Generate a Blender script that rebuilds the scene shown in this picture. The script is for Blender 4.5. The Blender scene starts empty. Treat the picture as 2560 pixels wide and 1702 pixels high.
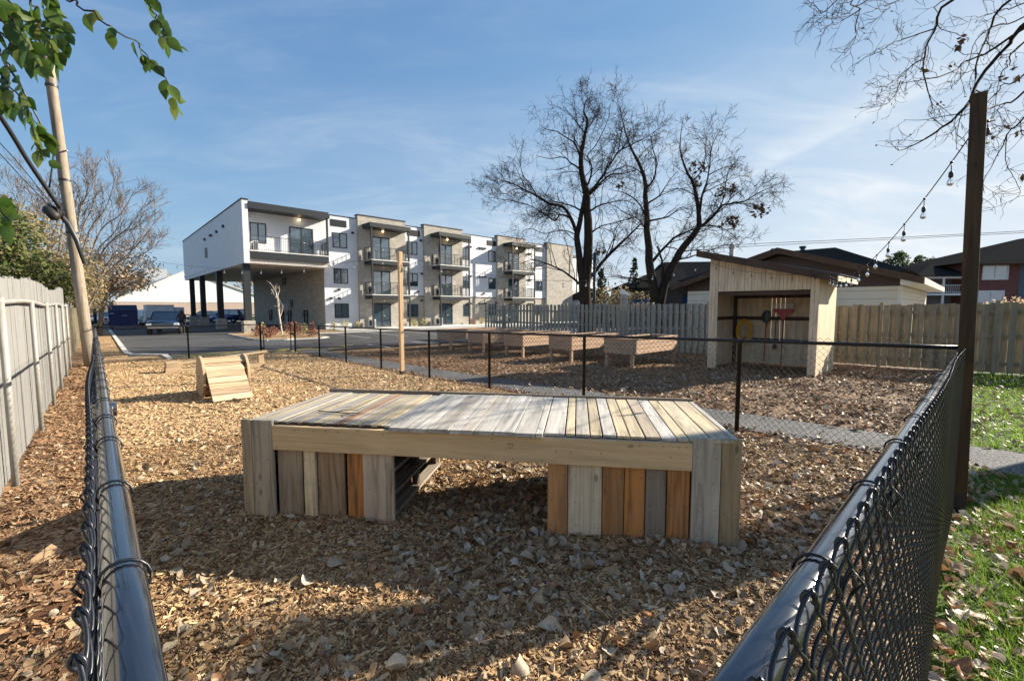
import bpy, math, random
import numpy as np
from mathutils import Vector, Matrix
random.seed(7)
rng = np.random.default_rng(11)
S = bpy.context.scene
COL = S.collection
R = math.radians

# ------------------------------------------------------------------ camera maths and the site grid
FOC, TH, H0 = 1106.0, R(4.29), 1.49           # focal length in photo pixels, pitch, eye height
CT, ST = math.cos(TH), math.sin(TH)

def G(y):
    """ground height: falls gently away from the camera, level from y = 20 m on"""
    if y < -5: return 0.1475
    if y < 10: return -0.0295 * y
    if y < 20:
        t = y - 10
        return -0.295 - 0.0295 * (t - t * t / 20)
    return -0.4425

def Gn(y):
    y = np.asarray(y, float)
    t = np.clip(y - 10, 0, 10)
    return np.where(y < 10, -0.0295 * np.clip(y, -5, 10), -0.295 - 0.0295 * (t - t * t / 20))

def ray(px, py):
    return Vector((px - 1280, FOC * CT - (py - 851) * ST, -FOC * ST - (py - 851) * CT))

def at(px, py, Y):
    d = ray(px, py); k = Y / d.y
    return Vector((d.x * k, Y, H0 + d.z * k))

def gp(px, py):
    """point of the ground seen at a photo pixel"""
    d = ray(px, py); y = 5.0
    for _ in range(60):
        y = (G(y) - H0) / (d.z / d.y)
    return Vector((d.x / d.y * y, y, G(y)))

UX, UY = math.sin(R(46.65)), math.cos(R(46.65))   # u runs along the right hand fence, w along the left one
C0 = (-0.066, 0.083)
ROT = math.atan2(UY, UX)

def PT(a, b, h=0.0):
    x = C0[0] + a * UX - b * UY
    y = C0[1] + a * UY + b * UX
    return Vector((x, y, G(y) + h))

def PTn(a, b, h=0.0):
    a = np.asarray(a, float); b = np.asarray(b, float)
    x = C0[0] + a * UX - b * UY
    y = C0[1] + a * UY + b * UX
    return np.stack([x, y, Gn(y) + h], -1)

def AB(p):
    x, y = p[0] - C0[0], p[1] - C0[1]
    return x * UX + y * UY, -x * UY + y * UX

# ------------------------------------------------------------------ objects
def tag(o, label=None, cat=None, group=None, kind=None):
    if label: o['label'] = label
    if cat: o['category'] = cat
    if group: o['group'] = group
    if kind: o['kind'] = kind
    return o

def thing(name, label, cat, loc=(0, 0, 0), rz=0.0, group=None):
    o = bpy.data.objects.new(name, None); COL.objects.link(o)
    o.location = loc; o.rotation_euler = (0, 0, rz); o.empty_display_size = 0.1
    return tag(o, label, cat, group)

def kids(o):
    return [c for c in COL.objects if c.parent == o]

def dup(root, loc, rz=None, label=None, group=None):
    r = root.copy(); COL.objects.link(r); r.location = loc
    if rz is not None: r.rotation_euler = (0, 0, rz)
    if label: r['label'] = label
    if group: r['group'] = group
    for ch in kids(root):
        c = ch.copy(); COL.objects.link(c); c.parent = r
        for g in kids(ch):
            d = g.copy(); COL.objects.link(d); d.parent = c
    return r

class MB:
    """collects shapes, then links them as ONE mesh object"""
    def __init__(s): s.V = []; s.n = 0; s.F = {}; s.NG = []
    def add(s, v, f):
        v = np.asarray(v, float).reshape(-1, 3)
        for q in f:
            q = [i + s.n for i in q]
            if len(q) in (3, 4): s.F.setdefault(len(q), []).append(np.array([q]))
            else: s.NG.append(q)
        s.V.append(v); s.n += len(v); return s
    def addn(s, v, f):
        v = np.asarray(v, float).reshape(-1, 3); f = np.asarray(f)
        s.F.setdefault(f.shape[1], []).append(f + s.n)
        s.V.append(v); s.n += len(v); return s
    def box(s, x0, y0, z0, x1, y1, z1):
        v = [(x0,y0,z0),(x1,y0,z0),(x1,y1,z0),(x0,y1,z0),(x0,y0,z1),(x1,y0,z1),(x1,y1,z1),(x0,y1,z1)]
        return s.add(v, [(3,2,1,0),(4,5,6,7),(0,1,5,4),(1,2,6,5),(2,3,7,6),(3,0,4,7)])
    def hexa(s, b, t):
        """box from four bottom and four top corners"""
        return s.add(list(b) + list(t), [(3,2,1,0),(4,5,6,7),(0,1,5,4),(1,2,6,5),(2,3,7,6),(3,0,4,7)])
    def bar(s, p, q, w, h, up=(0, 0, 1)):
        p, q = Vector(p), Vector(q); d = (q - p).normalized(); up = Vector(up)
        sx = d.cross(up)
        if sx.length < 1e-4: sx = d.cross(Vector((1, 0, 0)))
        sx.normalize(); sz = sx.cross(d)
        a, b = sx * w / 2, sz * h / 2
        return s.hexa([p-a-b, p+a-b, p+a+b, p-a+b], [q-a-b, q+a-b, q+a+b, q-a+b])
    def prism(s, poly, d0, d1, axis='y'):
        n = len(poly); v = []
        for d in (d0, d1):
            for a, b in poly:
                v.append((a, d, b) if axis == 'y' else (d, a, b) if axis == 'x' else (a, b, d))
        f = [tuple(range(n))[::-1], tuple(range(n, 2 * n))]
        f += [(i, (i + 1) % n, n + (i + 1) % n, n + i) for i in range(n)]
        return s.add(v, f)
    def tubes(s, P, Rd, k=6):
        """P (B,N,3), Rd (B,N)"""
        P = np.asarray(P, float); Rd = np.asarray(Rd, float)
        if P.ndim == 2: P = P[None]; Rd = Rd[None]
        B, N, _ = P.shape
        T = np.gradient(P, axis=1); T /= np.linalg.norm(T, axis=2, keepdims=True) + 1e-12
        m = np.abs(P[:, -1] - P[:, 0]); ref = np.zeros((B, 1, 3))
        d = P[:, -1] - P[:, 0]; d /= np.linalg.norm(d, axis=1, keepdims=True) + 1e-12
        up = np.abs(d[:, 2]) < 0.8
        ref[up, 0] = (0.03, 0.05, 1); ref[~up, 0] = (1, 0.05, 0.02)
        A = np.cross(T, np.broadcast_to(ref, T.shape)); A /= np.linalg.norm(A, axis=2, keepdims=True) + 1e-12
        Bv = np.cross(T, A)
        an = np.arange(k) * 2 * math.pi / k
        V = P[:, :, None] + Rd[:, :, None, None] * (np.cos(an)[:, None] * A[:, :, None] + np.sin(an)[:, None] * Bv[:, :, None])
        i = np.arange(N - 1)[:, None] * k; j = np.arange(k)[None]
        q = np.stack([i + j, i + (j + 1) % k, i + k + (j + 1) % k, i + k + j], -1).reshape(-1, 4)
        q = (q[None] + (np.arange(B) * N * k)[:, None, None]).reshape(-1, 4)
        s.addn(V.reshape(-1, 3), q[:, ::-1])
        return s
    def tube(s, pts, r, k=8, cap=True):
        P = np.array([tuple(p) for p in pts], float)
        rr = np.full(len(P), r, float) if np.isscalar(r) else np.asarray(r, float)
        n0 = s.n; s.tubes(P, rr, k)
        if cap:
            s.NG.append([n0 + i for i in range(k)]); s.NG.append([n0 + (len(P) - 1) * k + i for i in range(k)][::-1])
        return s
    def lathe(s, prof, n=16, c=(0, 0, 0), cap=True):
        v = []; c = Vector(c)
        for r, z in prof:
            for i in range(n):
                t = 2 * math.pi * i / n; v.append((c.x + r * math.cos(t), c.y + r * math.sin(t), c.z + z))
        f = []
        for j in range(len(prof) - 1):
            for i in range(n):
                f.append((j*n+i, j*n+(i+1) % n, (j+1)*n+(i+1) % n, (j+1)*n+i))
        if cap:
            f.append(tuple(range(n))[::-1]); f.append(tuple((len(prof)-1)*n + i for i in range(n)))
        return s.add(v, f)
    def xform(s, M):
        M = np.array(M); s.V = [np.c_[v, np.ones(len(v))] @ M.T[:, :3] for v in s.V]; return s
    def build(s, name, mat, parent=None, smooth=False, bevel=0.0, world=False, color=None):
        V = np.concatenate(s.V)
        if world and parent is not None:
            V = V - np.array(parent.location)
            if parent.rotation_euler.z:
                a = -parent.rotation_euler.z; ca, sa = math.cos(a), math.sin(a)
                V = np.stack([V[:, 0]*ca - V[:, 1]*sa, V[:, 0]*sa + V[:, 1]*ca, V[:, 2]], -1)
        me = bpy.data.meshes.new(name)
        loops, starts, k0 = [], [], 0
        for k, L in s.F.items():
            q = np.concatenate(L); loops.append(q.reshape(-1)); starts.append(k0 + np.arange(len(q)) * k); k0 += q.size
        for q in s.NG:
            loops.append(np.array(q)); starts.append(np.array([k0])); k0 += len(q)
        loops = np.concatenate(loops).astype(np.int32); starts = np.concatenate(starts).astype(np.int32)
        me.vertices.add(len(V)); me.vertices.foreach_set('co', V.astype(np.float32).ravel())
        me.loops.add(len(loops)); me.loops.foreach_set('vertex_index', loops)
        me.polygons.add(len(starts)); me.polygons.foreach_set('loop_start', starts)
        me.polygons.foreach_set('use_smooth', np.full(len(starts), bool(smooth)))
        me.update(calc_edges=True); me.validate()
        me.materials.append(mat)
        o = bpy.data.objects.new(name, me); COL.objects.link(o)
        if parent is not None: o.parent = parent
        if color: o.color = (*color, 1)
        if bevel:
            b = o.modifiers.new('bevel', 'BEVEL'); b.width = bevel; b.segments = 2; b.limit_method = 'ANGLE'; b.harden_normals = False
        return o

def box(name, mat, parent, x0, y0, z0, x1, y1, z1, bevel=0.0, color=None):
    return MB().box(x0, y0, z0, x1, y1, z1).build(name, mat, parent, bevel=bevel, color=color)

def spline(pts, n):
    """Catmull-Rom through the points, n samples"""
    P = np.array([tuple(p) for p in pts], float)
    if len(P) == 2: return P[0] + (P[1] - P[0]) * np.linspace(0, 1, n)[:, None]
    Q = np.vstack([2 * P[0] - P[1], P, 2 * P[-1] - P[-2]])
    t = np.linspace(0, len(P) - 1 - 1e-6, n); i = t.astype(int); u = (t - i)[:, None]
    a, b, c, d = Q[i], Q[i + 1], Q[i + 2], Q[i + 3]
    return 0.5 * (2*b + (c - a)*u + (2*a - 5*b + 4*c - d)*u*u + (3*b - a - 3*c + d)*u**3)

# ------------------------------------------------------------------ materials
def new_mat(name):
    m = bpy.data.materials.new(name); m.use_nodes = True
    nt = m.node_tree; b = nt.nodes['Principled BSDF']
    return m, nt, b

def N(nt, t, **kw):
    n = nt.nodes.new(t)
    for k, v in kw.items():
        if k in n.inputs.keys(): n.inputs[k].default_value = v
        else: setattr(n, k, v)
    return n

def ramp(nt, fac, stops, interp='LINEAR'):
    r = nt.nodes.new('ShaderNodeValToRGB'); e = r.color_ramp.elements; r.color_ramp.interpolation = interp
    while len(e) < len(stops): e.new(0.5)
    for i, (p, c) in enumerate(stops):
        e[i].position = p
        e[i].color = (*c, 1) if hasattr(c, '__len__') else (c, c, c, 1)
    nt.links.new(fac, r.inputs['Fac']); return r.outputs['Color']

def mix(nt, a, b, fac, mode='MIX'):
    m = nt.nodes.new('ShaderNodeMix'); m.data_type = 'RGBA'; m.blend_type = mode
    for sock, v in ((m.inputs[0], fac), (m.inputs[6], a), (m.inputs[7], b)):
        if isinstance(v, bpy.types.NodeSocket): nt.links.new(v, sock)
        elif hasattr(v, '__len__'): sock.default_value = (*v[:3], 1)
        else: sock.default_value = v if sock == m.inputs[0] else (v, v, v, 1)
    return m.outputs[2]

def math_n(nt, op, a, b=0.0):
    m = nt.nodes.new('ShaderNodeMath'); m.operation = op
    for sock, v in ((m.inputs[0], a), (m.inputs[1], b)):
        if isinstance(v, bpy.types.NodeSocket): nt.links.new(v, sock)
        else: sock.default_value = v
    return m.outputs[0]

def coords(nt, scale=(1, 1, 1), kind='Object', rnd=True):
    tc = nt.nodes.new('ShaderNodeTexCoord'); out = tc.outputs[kind]
    if rnd:
        oi = nt.nodes.new('ShaderNodeObjectInfo')
        k = math_n(nt, 'MULTIPLY', oi.outputs['Random'], 37.0)
        va = nt.nodes.new('ShaderNodeVectorMath'); va.operation = 'ADD'
        nt.links.new(out, va.inputs[0]); nt.links.new(k, va.inputs[1]); out = va.outputs[0]
    mp = nt.nodes.new('ShaderNodeMapping'); mp.inputs['Scale'].default_value = scale
    nt.links.new(out, mp.inputs['Vector']); return mp.outputs[0]

def noise(nt, vec, scale, detail=4, rough=0.55, dist=0.0):
    n = N(nt, 'ShaderNodeTexNoise', Scale=scale, Detail=detail, Roughness=rough, Distortion=dist)
    nt.links.new(vec, n.inputs['Vector']); return n.outputs['Fac']

def bump(nt, b, h, strength=0.3, dist=0.01):
    n = N(nt, 'ShaderNodeBump', Strength=strength, Distance=dist)
    nt.links.new(h, n.inputs['Height']); nt.links.new(n.outputs[0], b.inputs['Normal'])

def pmat(name, col, rough=0.6, metal=0.0, var=0.15, scale=3.0, bmp=0.0, spec=0.5, coat=0.0, kind='Object'):
    m, nt, b = new_mat(name)
    v = coords(nt, kind=kind); f = noise(nt, v, scale, 5, 0.6)
    c = ramp(nt, f, [(0.3, tuple(x * (1 - var) for x in col)), (0.7, tuple(min(1, x * (1 + var)) for x in col))])
    nt.links.new(c, b.inputs['Base Color'])
    b.inputs['Roughness'].default_value = rough; b.inputs['Metallic'].default_value = metal
    b.inputs['Specular IOR Level'].default_value = spec; b.inputs['Coat Weight'].default_value = coat
    if bmp: bump(nt, b, noise(nt, v, scale * 8, 4), bmp, 0.01)
    return m

def wood(name, axis='z', col=None, contrast=1.0, rough=0.75, fine=22.0, weather=0.35, grey=(0.33, 0.275, 0.215)):
    """board wood with grain along a local axis; colour from the object colour unless given"""
    m, nt, b = new_mat(name)
    sc = [fine, fine, fine]; sc['xyz'.index(axis)] = 1.3
    v = coords(nt, tuple(sc))
    g = noise(nt, v, 1.0, 6, 0.62, 0.8)
    if col is None:
        base = nt.nodes.new('ShaderNodeObjectInfo').outputs['Color']
    else:
        rgb = nt.nodes.new('ShaderNodeRGB'); rgb.outputs[0].default_value = (*col, 1); base = rgb.outputs[0]
    lo = 1 - 0.52 * contrast; hi = 1 + 0.22 * contrast
    gr = ramp(nt, g, [(0.28, lo), (0.5, 0.95), (0.72, hi)])
    c = mix(nt, base, gr, 1.0, 'MULTIPLY')
    v2 = coords(nt, (1, 1, 1)); st = noise(nt, v2, 3.2, 5, 0.65, 0.4)
    fac = ramp(nt, st, [(0.45, 0.0), (0.72, weather)])
    c = mix(nt, c, grey, fac)
    sp = N(nt, 'ShaderNodeTexVoronoi', Scale=7.0, Randomness=1.0); 
    sk = [7.0, 7.0, 7.0]; sk['xyz'.index(axis)] = 3.2
    nt.links.new(coords(nt, tuple(k / 7 for k in sk)), sp.inputs['Vector'])
    kn = ramp(nt, sp.outputs['Distance'], [(0.0, 0.35), (0.07, 0.5), (0.11, 1.0)])
    c = mix(nt, c, kn, 0.8, 'MULTIPLY')
    nt.links.new(c, b.inputs['Base Color']); b.inputs['Roughness'].default_value = rough
    b.inputs['Specular IOR Level'].default_value = 0.3
    bump(nt, b, g, 0.35, 0.004)
    return m

def island(name, cols, rough=0.7, transl=0.0, spec=0.3):
    """every loose piece of the mesh (chip, leaf, blade) gets its own tint"""
    m, nt, b = new_mat(name)
    geo = nt.nodes.new('ShaderNodeNewGeometry')
    n = len(cols)
    c = ramp(nt, geo.outputs['Random Per Island'], [(i / max(1, n - 1), k) for i, k in enumerate(cols)])
    v = coords(nt, rnd=False); f = noise(nt, v, 40, 3)
    c = mix(nt, c, ramp(nt, f, [(0.3, 0.75), (0.7, 1.12)]), 1.0, 'MULTIPLY')
    nt.links.new(c, b.inputs['Base Color']); b.inputs['Roughness'].default_value = rough
    b.inputs['Specular IOR Level'].default_value = spec
    if transl:
        t = nt.nodes.new('ShaderNodeBsdfTranslucent'); nt.links.new(c, t.inputs['Color'])
        mx = nt.nodes.new('ShaderNodeMixShader'); mx.inputs[0].default_value = transl
        nt.links.new(b.outputs[0], mx.inputs[1]); nt.links.new(t.outputs[0], mx.inputs[2])
        nt.links.new(mx.outputs[0], nt.nodes['Material Output'].inputs['Surface'])
    return m

def siding(name, col, pitch=0.2, rough=0.55, axis=2, depth=1.0, line=0.72):
    """lap boards: a saw-tooth bump and a thin shade line painted under every board"""
    m, nt, b = new_mat(name)
    tc = nt.nodes.new('ShaderNodeTexCoord'); sp = nt.nodes.new('ShaderNodeSeparateXYZ')
    nt.links.new(tc.outputs['Object'], sp.inputs[0])
    k = math_n(nt, 'FRACT', math_n(nt, 'DIVIDE', sp.outputs[axis], pitch))
    ln = ramp(nt, k, [(0.0, line), (0.06, line), (0.10, 1.0), (1.0, 1.0)])  # darker band in the colour imitates shade in the gap below each board
    f = noise(nt, coords(nt, rnd=False), 1.3, 4)
    c = mix(nt, col, ramp(nt, f, [(0.3, 0.93), (0.7, 1.03)]), 1.0, 'MULTIPLY')
    c = mix(nt, c, ln, 1.0, 'MULTIPLY')
    nt.links.new(c, b.inputs['Base Color']); b.inputs['Roughness'].default_value = rough
    bump(nt, b, math_n(nt, 'SUBTRACT', 1.0, k), 0.5 * depth, 0.02)
    return m

def bricks(name, c1, c2, mortar, w=0.5, h=0.09, plane='xz'):
    m, nt, b = new_mat(name)
    tc = nt.nodes.new('ShaderNodeTexCoord'); sp = nt.nodes.new('ShaderNodeSeparateXYZ')
    nt.links.new(tc.outputs['Object'], sp.inputs[0])
    cb = nt.nodes.new('ShaderNodeCombineXYZ')
    s = math_n(nt, 'ADD', sp.outputs[0], sp.outputs[1])
    nt.links.new(s, cb.inputs[0]); nt.links.new(sp.outputs[2], cb.inputs[1])
    bt = nt.nodes.new('ShaderNodeTexBrick')
    bt.inputs['Color1'].default_value = (*c1, 1); bt.inputs['Color2'].default_value = (*c2, 1); bt.inputs['Mortar'].default_value = (*mortar, 1)
    bt.inputs['Scale'].default_value = 1.0; bt.inputs['Brick Width'].default_value = w; bt.inputs['Row Height'].default_value = h
    bt.inputs['Mortar Size'].default_value = 0.008; bt.inputs['Bias'].default_value = 0.0
    nt.links.new(cb.outputs[0], bt.inputs['Vector'])
    f = noise(nt, tc.outputs['Object'], 2.5, 5)
    c = mix(nt, bt.outputs['Color'], ramp(nt, f, [(0.3, 0.82), (0.7, 1.12)]), 1.0, 'MULTIPLY')
    nt.links.new(c, b.inputs['Base Color']); b.inputs['Roughness'].default_value = 0.85
    bump(nt, b, bt.outputs['Fac'], -0.4, 0.01)
    return m

def ground_mat(name, stops, s1=6.0, s2=55.0, rough=0.9, bmp=0.6, bdist=0.02, vor=0.0, big=None):
    m, nt, b = new_mat(name)
    v = coords(nt, rnd=False)
    a = noise(nt, v, s2, 6, 0.7, 0.5); l = noise(nt, v, s1, 4, 0.6)
    if vor:
        vo = N(nt, 'ShaderNodeTexVoronoi', Scale=vor); nt.links.new(v, vo.inputs['Vector'])
        sepc = nt.nodes.new('ShaderNodeSeparateColor'); nt.links.new(vo.outputs['Color'], sepc.inputs[0])
        a = math_n(nt, 'ADD', math_n(nt, 'MULTIPLY', a, 0.5), math_n(nt, 'MULTIPLY', sepc.outputs[0], 0.5))
    c = ramp(nt, a, stops)
    c = mix(nt, c, ramp(nt, l, [(0.3, 0.72), (0.7, 1.18)]), 1.0, 'MULTIPLY')
    if big:
        f = noise(nt, v, big[0], 4, 0.6, 0.6)
        c = mix(nt, c, big[1], ramp(nt, f, [(big[2], 0.0), (big[2] + 0.12, big[3])]))
    nt.links.new(c, b.inputs['Base Color']); b.inputs['Roughness'].default_value = rough
    b.inputs['Specular IOR Level'].default_value = 0.25
    bump(nt, b, a, bmp, bdist)
    return m

M = {}
M['black'] = pmat('black_vinyl', (0.010, 0.012, 0.018), 0.13, var=0.1, spec=1.0, coat=1.0)
_b = M['black'].node_tree.nodes['Principled BSDF']; _b.inputs['IOR'].default_value = 1.65; _b.inputs['Coat IOR'].default_value = 1.55; _b.inputs['Coat Roughness'].default_value = 0.12; _b.inputs['Coat Weight'].default_value = 0.6
_n = M['black'].node_tree; _r = ramp(_n, noise(_n, coords(_n, (1, 1, 1)), 9.0, 6, 0.7), [(0.35, 0.10), (0.6, 0.20), (0.75, 0.42)]); _n.links.new(_r, _b.inputs['Roughness'])
M['blackfar'] = pmat('black_coating', (0.009, 0.0095, 0.010), 0.42, var=0.15, spec=0.35)
M['wirefar'] = pmat('black_mesh_wire', (0.010, 0.011, 0.012), 0.24, var=0.1, spec=1.0, coat=0.3)
M['wire'] = pmat('black_wire', (0.009, 0.012, 0.020), 0.36, var=0.1, spec=0.45)
M['darkmetal'] = pmat('dark_metal', (0.022, 0.026, 0.032), 0.45)
M['galv'] = pmat('galvanised', (0.55, 0.56, 0.56), 0.5, metal=0.4, var=0.2, scale=6)
M['board_x'] = wood('board_wood_x', 'x', contrast=1.2); M['board_y'] = wood('board_wood_y', 'y', contrast=1.25, weather=.55, grey=(.30,.27,.235)); M['board_z'] = wood('board_wood_z', 'z', contrast=1.3, weather=.3, grey=(.26,.215,.165))
M['pine_x'] = wood('pine_x', 'x', (0.66, 0.47, 0.26), 0.55, weather=0.1)
M['pine_z'] = wood('pine_z', 'z', (0.62, 0.44, 0.25), 0.7, weather=0.2)
M['postwood'] = wood('treated_post', 'z', (0.066, 0.038, 0.019), 1.2, weather=0.35, grey=(.035,.026,.018))
M['postwood2'] = wood('pale_post', 'z', (0.62, 0.42, 0.24), 0.8, weather=0.15)
M['tar'] = pmat('black_tar', (0.015, 0.013, 0.012), 0.6)
M['pole'] = wood('pole_wood', 'z', (0.25, 0.205, 0.155), 1.2, weather=0.5, fine=14)
M['greyfence'] = wood('grey_fence_wood', 'z', (0.33, 0.31, 0.265), 0.9, weather=0.6, grey=(0.21, 0.21, 0.15))
M['tanfence'] = wood('tan_fence_wood', 'z', (0.27, 0.235, 0.17), 0.9, weather=0.6, grey=(0.14, 0.14, 0.10))
M['shedwood'] = wood('shed_pine', 'z', (0.74, 0.59, 0.41), 0.7, weather=0.12, fine=11)
M['dkwood'] = wood('dark_stained_wood', 'x', (0.075, 0.045, 0.03), 0.8, weather=0.1)
M['dkwoodz'] = wood('dark_stained_post', 'z', (0.085, 0.055, 0.04), 0.8, weather=0.1)
M['cedar'] = wood('cedar_x', 'x', (0.50, 0.335, 0.225), 0.9, weather=0.35, grey=(0.29, 0.205, 0.145))
M['white_board'] = wood('white_board', 'z', (0.235, 0.232, 0.225), 0.35, weather=0.7, grey=(0.185, 0.18, 0.168), fine=9)
M['siding'] = siding('white_lap_siding', (0.63, 0.645, 0.68), 0.2)
M['soffit'] = siding('soffit_boards', (0.42, 0.39, 0.36), 0.3, axis=0)
M['brick'] = bricks('beige_brick', (0.46, 0.42, 0.365), (0.33, 0.305, 0.265), (0.30, 0.28, 0.25), 0.42, 0.085)
M['charcoal'] = pmat('charcoal_trim', (0.022, 0.026, 0.032), 0.55, var=0.08, spec=0.3)
M['slab'] = pmat('concrete_slab', (0.66, 0.65, 0.63), 0.7, var=0.1)
M['concrete'] = pmat('kerb_concrete', (0.56, 0.54, 0.51), 0.85, var=0.15, scale=5, bmp=0.15)
M['stone'] = pmat('stone_base', (0.42, 0.38, 0.33), 0.9, var=0.4, scale=4, bmp=0.4)
M['acwhite'] = pmat('ac_white', (0.78, 0.78, 0.76), 0.4, var=0.05)
M['acdark'] = pmat('ac_grille', (0.05, 0.05, 0.055), 0.5)
M['rust'] = pmat('roof_brown', (0.075, 0.052, 0.042), 0.7, var=0.25, scale=5, bmp=0.2)
M['shingle'] = pmat('shingle_grey', (0.030, 0.029, 0.028), 1.0, var=0.3, scale=9, spec=0.0)
def glass(name, tint, rough=0.03):
    m, nt, b = new_mat(name)
    f = noise(nt, coords(nt), 0.8, 2)
    c = ramp(nt, f, [(0.35, tuple(x * 0.7 for x in tint)), (0.65, tint)])
    nt.links.new(c, b.inputs['Base Color']); b.inputs['Roughness'].default_value = rough
    b.inputs['Specular IOR Level'].default_value = 1.0; b.inputs['IOR'].default_value = 1.9
    b.inputs['Coat Weight'].default_value = 0.5; b.inputs['Coat Roughness'].default_value = 0.01
    return m
M['glass'] = glass('window_glass', (0.045, 0.075, 0.10))
M['glass2'] = glass('car_glass', (0.01, 0.016, 0.02))
def clear(name):
    m, nt, b = new_mat(name)
    b.inputs['Base Color'].default_value = (0.95, 0.95, 0.93, 1); b.inputs['Roughness'].default_value = 0.02
    b.inputs['Transmission Weight'].default_value = 1.0; b.inputs['IOR'].default_value = 1.25
    f = noise(nt, coords(nt), 6.0); nt.links.new(ramp(nt, f, [(0, (0.9, 0.9, 0.88)), (1, (1, 1, 1))]), b.inputs['Base Color'])
    return m
M['bulb'] = clear('bulb_glass')
def lamp(name, col, st):
    m, nt, b = new_mat(name)
    b.inputs['Emission Color'].default_value = (*col, 1); b.inputs['Emission Strength'].default_value = st
    f = noise(nt, coords(nt), 6.0); nt.links.new(ramp(nt, f, [(0, (0.7, 0.65, 0.55)), (1, (0.8, 0.75, 0.65))]), b.inputs['Base Color'])
    return m
M['lamp'] = lamp('porch_lamp', (1.0, 0.72, 0.38), 6.0)
M['bark'] = pmat('bark', (0.036, 0.028, 0.022), 1.0, var=0.35, scale=6, bmp=0.5, spec=0.1)
M['twig'] = pmat('twig_bark', (0.028, 0.022, 0.018), 0.95, var=0.2, scale=4, spec=0.15)
M['palebark'] = pmat('pale_twig', (0.20, 0.16, 0.13), 0.85, var=0.25, scale=4)
M['birch'] = pmat('sapling_bark', (0.46, 0.41, 0.35), 0.8, var=0.2, scale=8)
M['leafgreen'] = island('green_leaves', [(0.035, 0.085, 0.010), (0.06, 0.12, 0.015), (0.10, 0.16, 0.025), (0.045, 0.095, 0.014), (0.18, 0.21, 0.045)], 0.45, 0.42, 0.4)
M['evergreen'] = island('evergreen_leaves', [(0.09, 0.115, 0.03), (0.15, 0.17, 0.05), (0.06, 0.09, 0.025), (0.22, 0.18, 0.08)], 0.7, 0.3)
M['olive'] = island('olive_leaves', [(0.28, 0.22, 0.11), (0.38, 0.30, 0.17), (0.20, 0.17, 0.075), (0.44, 0.34, 0.22)], 0.7, 0.35)
M['brownleaf'] = island('brown_leaves', [(0.56, 0.40, 0.25), (0.66, 0.51, 0.34), (0.46, 0.33, 0.20), (0.60, 0.49, 0.35)], 0.7, 0.4)
M['deadleaf'] = island('dead_dark_leaves', [(0.05, 0.035, 0.02), (0.09, 0.06, 0.035)], 0.7, 0.2)
M['conifer'] = island('conifer_needles', [(0.02, 0.04, 0.018), (0.035, 0.06, 0.025), (0.05, 0.075, 0.03)], 0.8, 0.1)
M['fargreen'] = island('far_tree_leaves', [(0.05, 0.085, 0.025), (0.08, 0.12, 0.035), (0.12, 0.14, 0.05)], 0.7, 0.3)
M['redshrub'] = island('red_shrub_leaves', [(0.26, 0.085, 0.055), (0.36, 0.15, 0.10), (0.30, 0.17, 0.11), (0.18, 0.06, 0.04)], 0.7, 0.25)
M['paleplant'] = island('pale_plant_leaves', [(0.55, 0.46, 0.28), (0.48, 0.47, 0.16), (0.62, 0.55, 0.38)], 0.7, 0.3)
M['chips'] = island('wood_chip', [(0.16, 0.082, 0.034), (0.40, 0.25, 0.12), (0.54, 0.385, 0.215), (0.24, 0.138, 0.063), (0.09, 0.047, 0.023), (0.65, 0.50, 0.315), (0.33, 0.195, 0.087), (0.12, 0.06, 0.028), (0.30, 0.185, 0.09), (0.46, 0.30, 0.15)], 0.8)
M['chips_dark'] = island('bark_chip', [(0.12, 0.058, 0.030), (0.23, 0.12, 0.062), (0.35, 0.205, 0.115), (0.08, 0.040, 0.021), (0.28, 0.155, 0.083), (0.44, 0.30, 0.18)], 0.8)
M['chips_far'] = island('dry_chip', [(0.20, 0.11, 0.05), (0.46, 0.305, 0.155), (0.60, 0.43, 0.24), (0.32, 0.195, 0.092), (0.70, 0.54, 0.34), (0.42, 0.275, 0.14)], 0.8)
M['leaves'] = island('fallen_leaf', [(0.46, 0.38, 0.27), (0.24, 0.155, 0.085), (0.54, 0.47, 0.37), (0.32, 0.225, 0.125), (0.43, 0.355, 0.25), (0.26, 0.19, 0.11), (0.31, 0.14, 0.055), (0.40, 0.33, 0.235), (0.19, 0.13, 0.08), (0.35, 0.28, 0.19), (0.52, 0.46, 0.37)], 0.6, 0.12, 0.4)
M['leaves_lawn'] = island('lawn_leaf', [(0.44, 0.36, 0.27), (0.34, 0.15, 0.06), (0.52, 0.45, 0.36), (0.40, 0.20, 0.08), (0.50, 0.43, 0.34), (0.30, 0.12, 0.05), (0.36, 0.25, 0.15)], 0.5, 0.2, 0.4)
M['grass'] = island('grass_blade', [(0.09, 0.17, 0.014), (0.14, 0.26, 0.02), (0.20, 0.31, 0.035), (0.11, 0.20, 0.018), (0.28, 0.32, 0.09)], 0.4, 0.5, 0.5)
M['chips_old'] = island('old_chip', [(0.13, 0.062, 0.03), (0.25, 0.135, 0.068), (0.36, 0.22, 0.12), (0.09, 0.043, 0.022), (0.46, 0.32, 0.19), (0.20, 0.105, 0.055)], 0.8)
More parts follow.
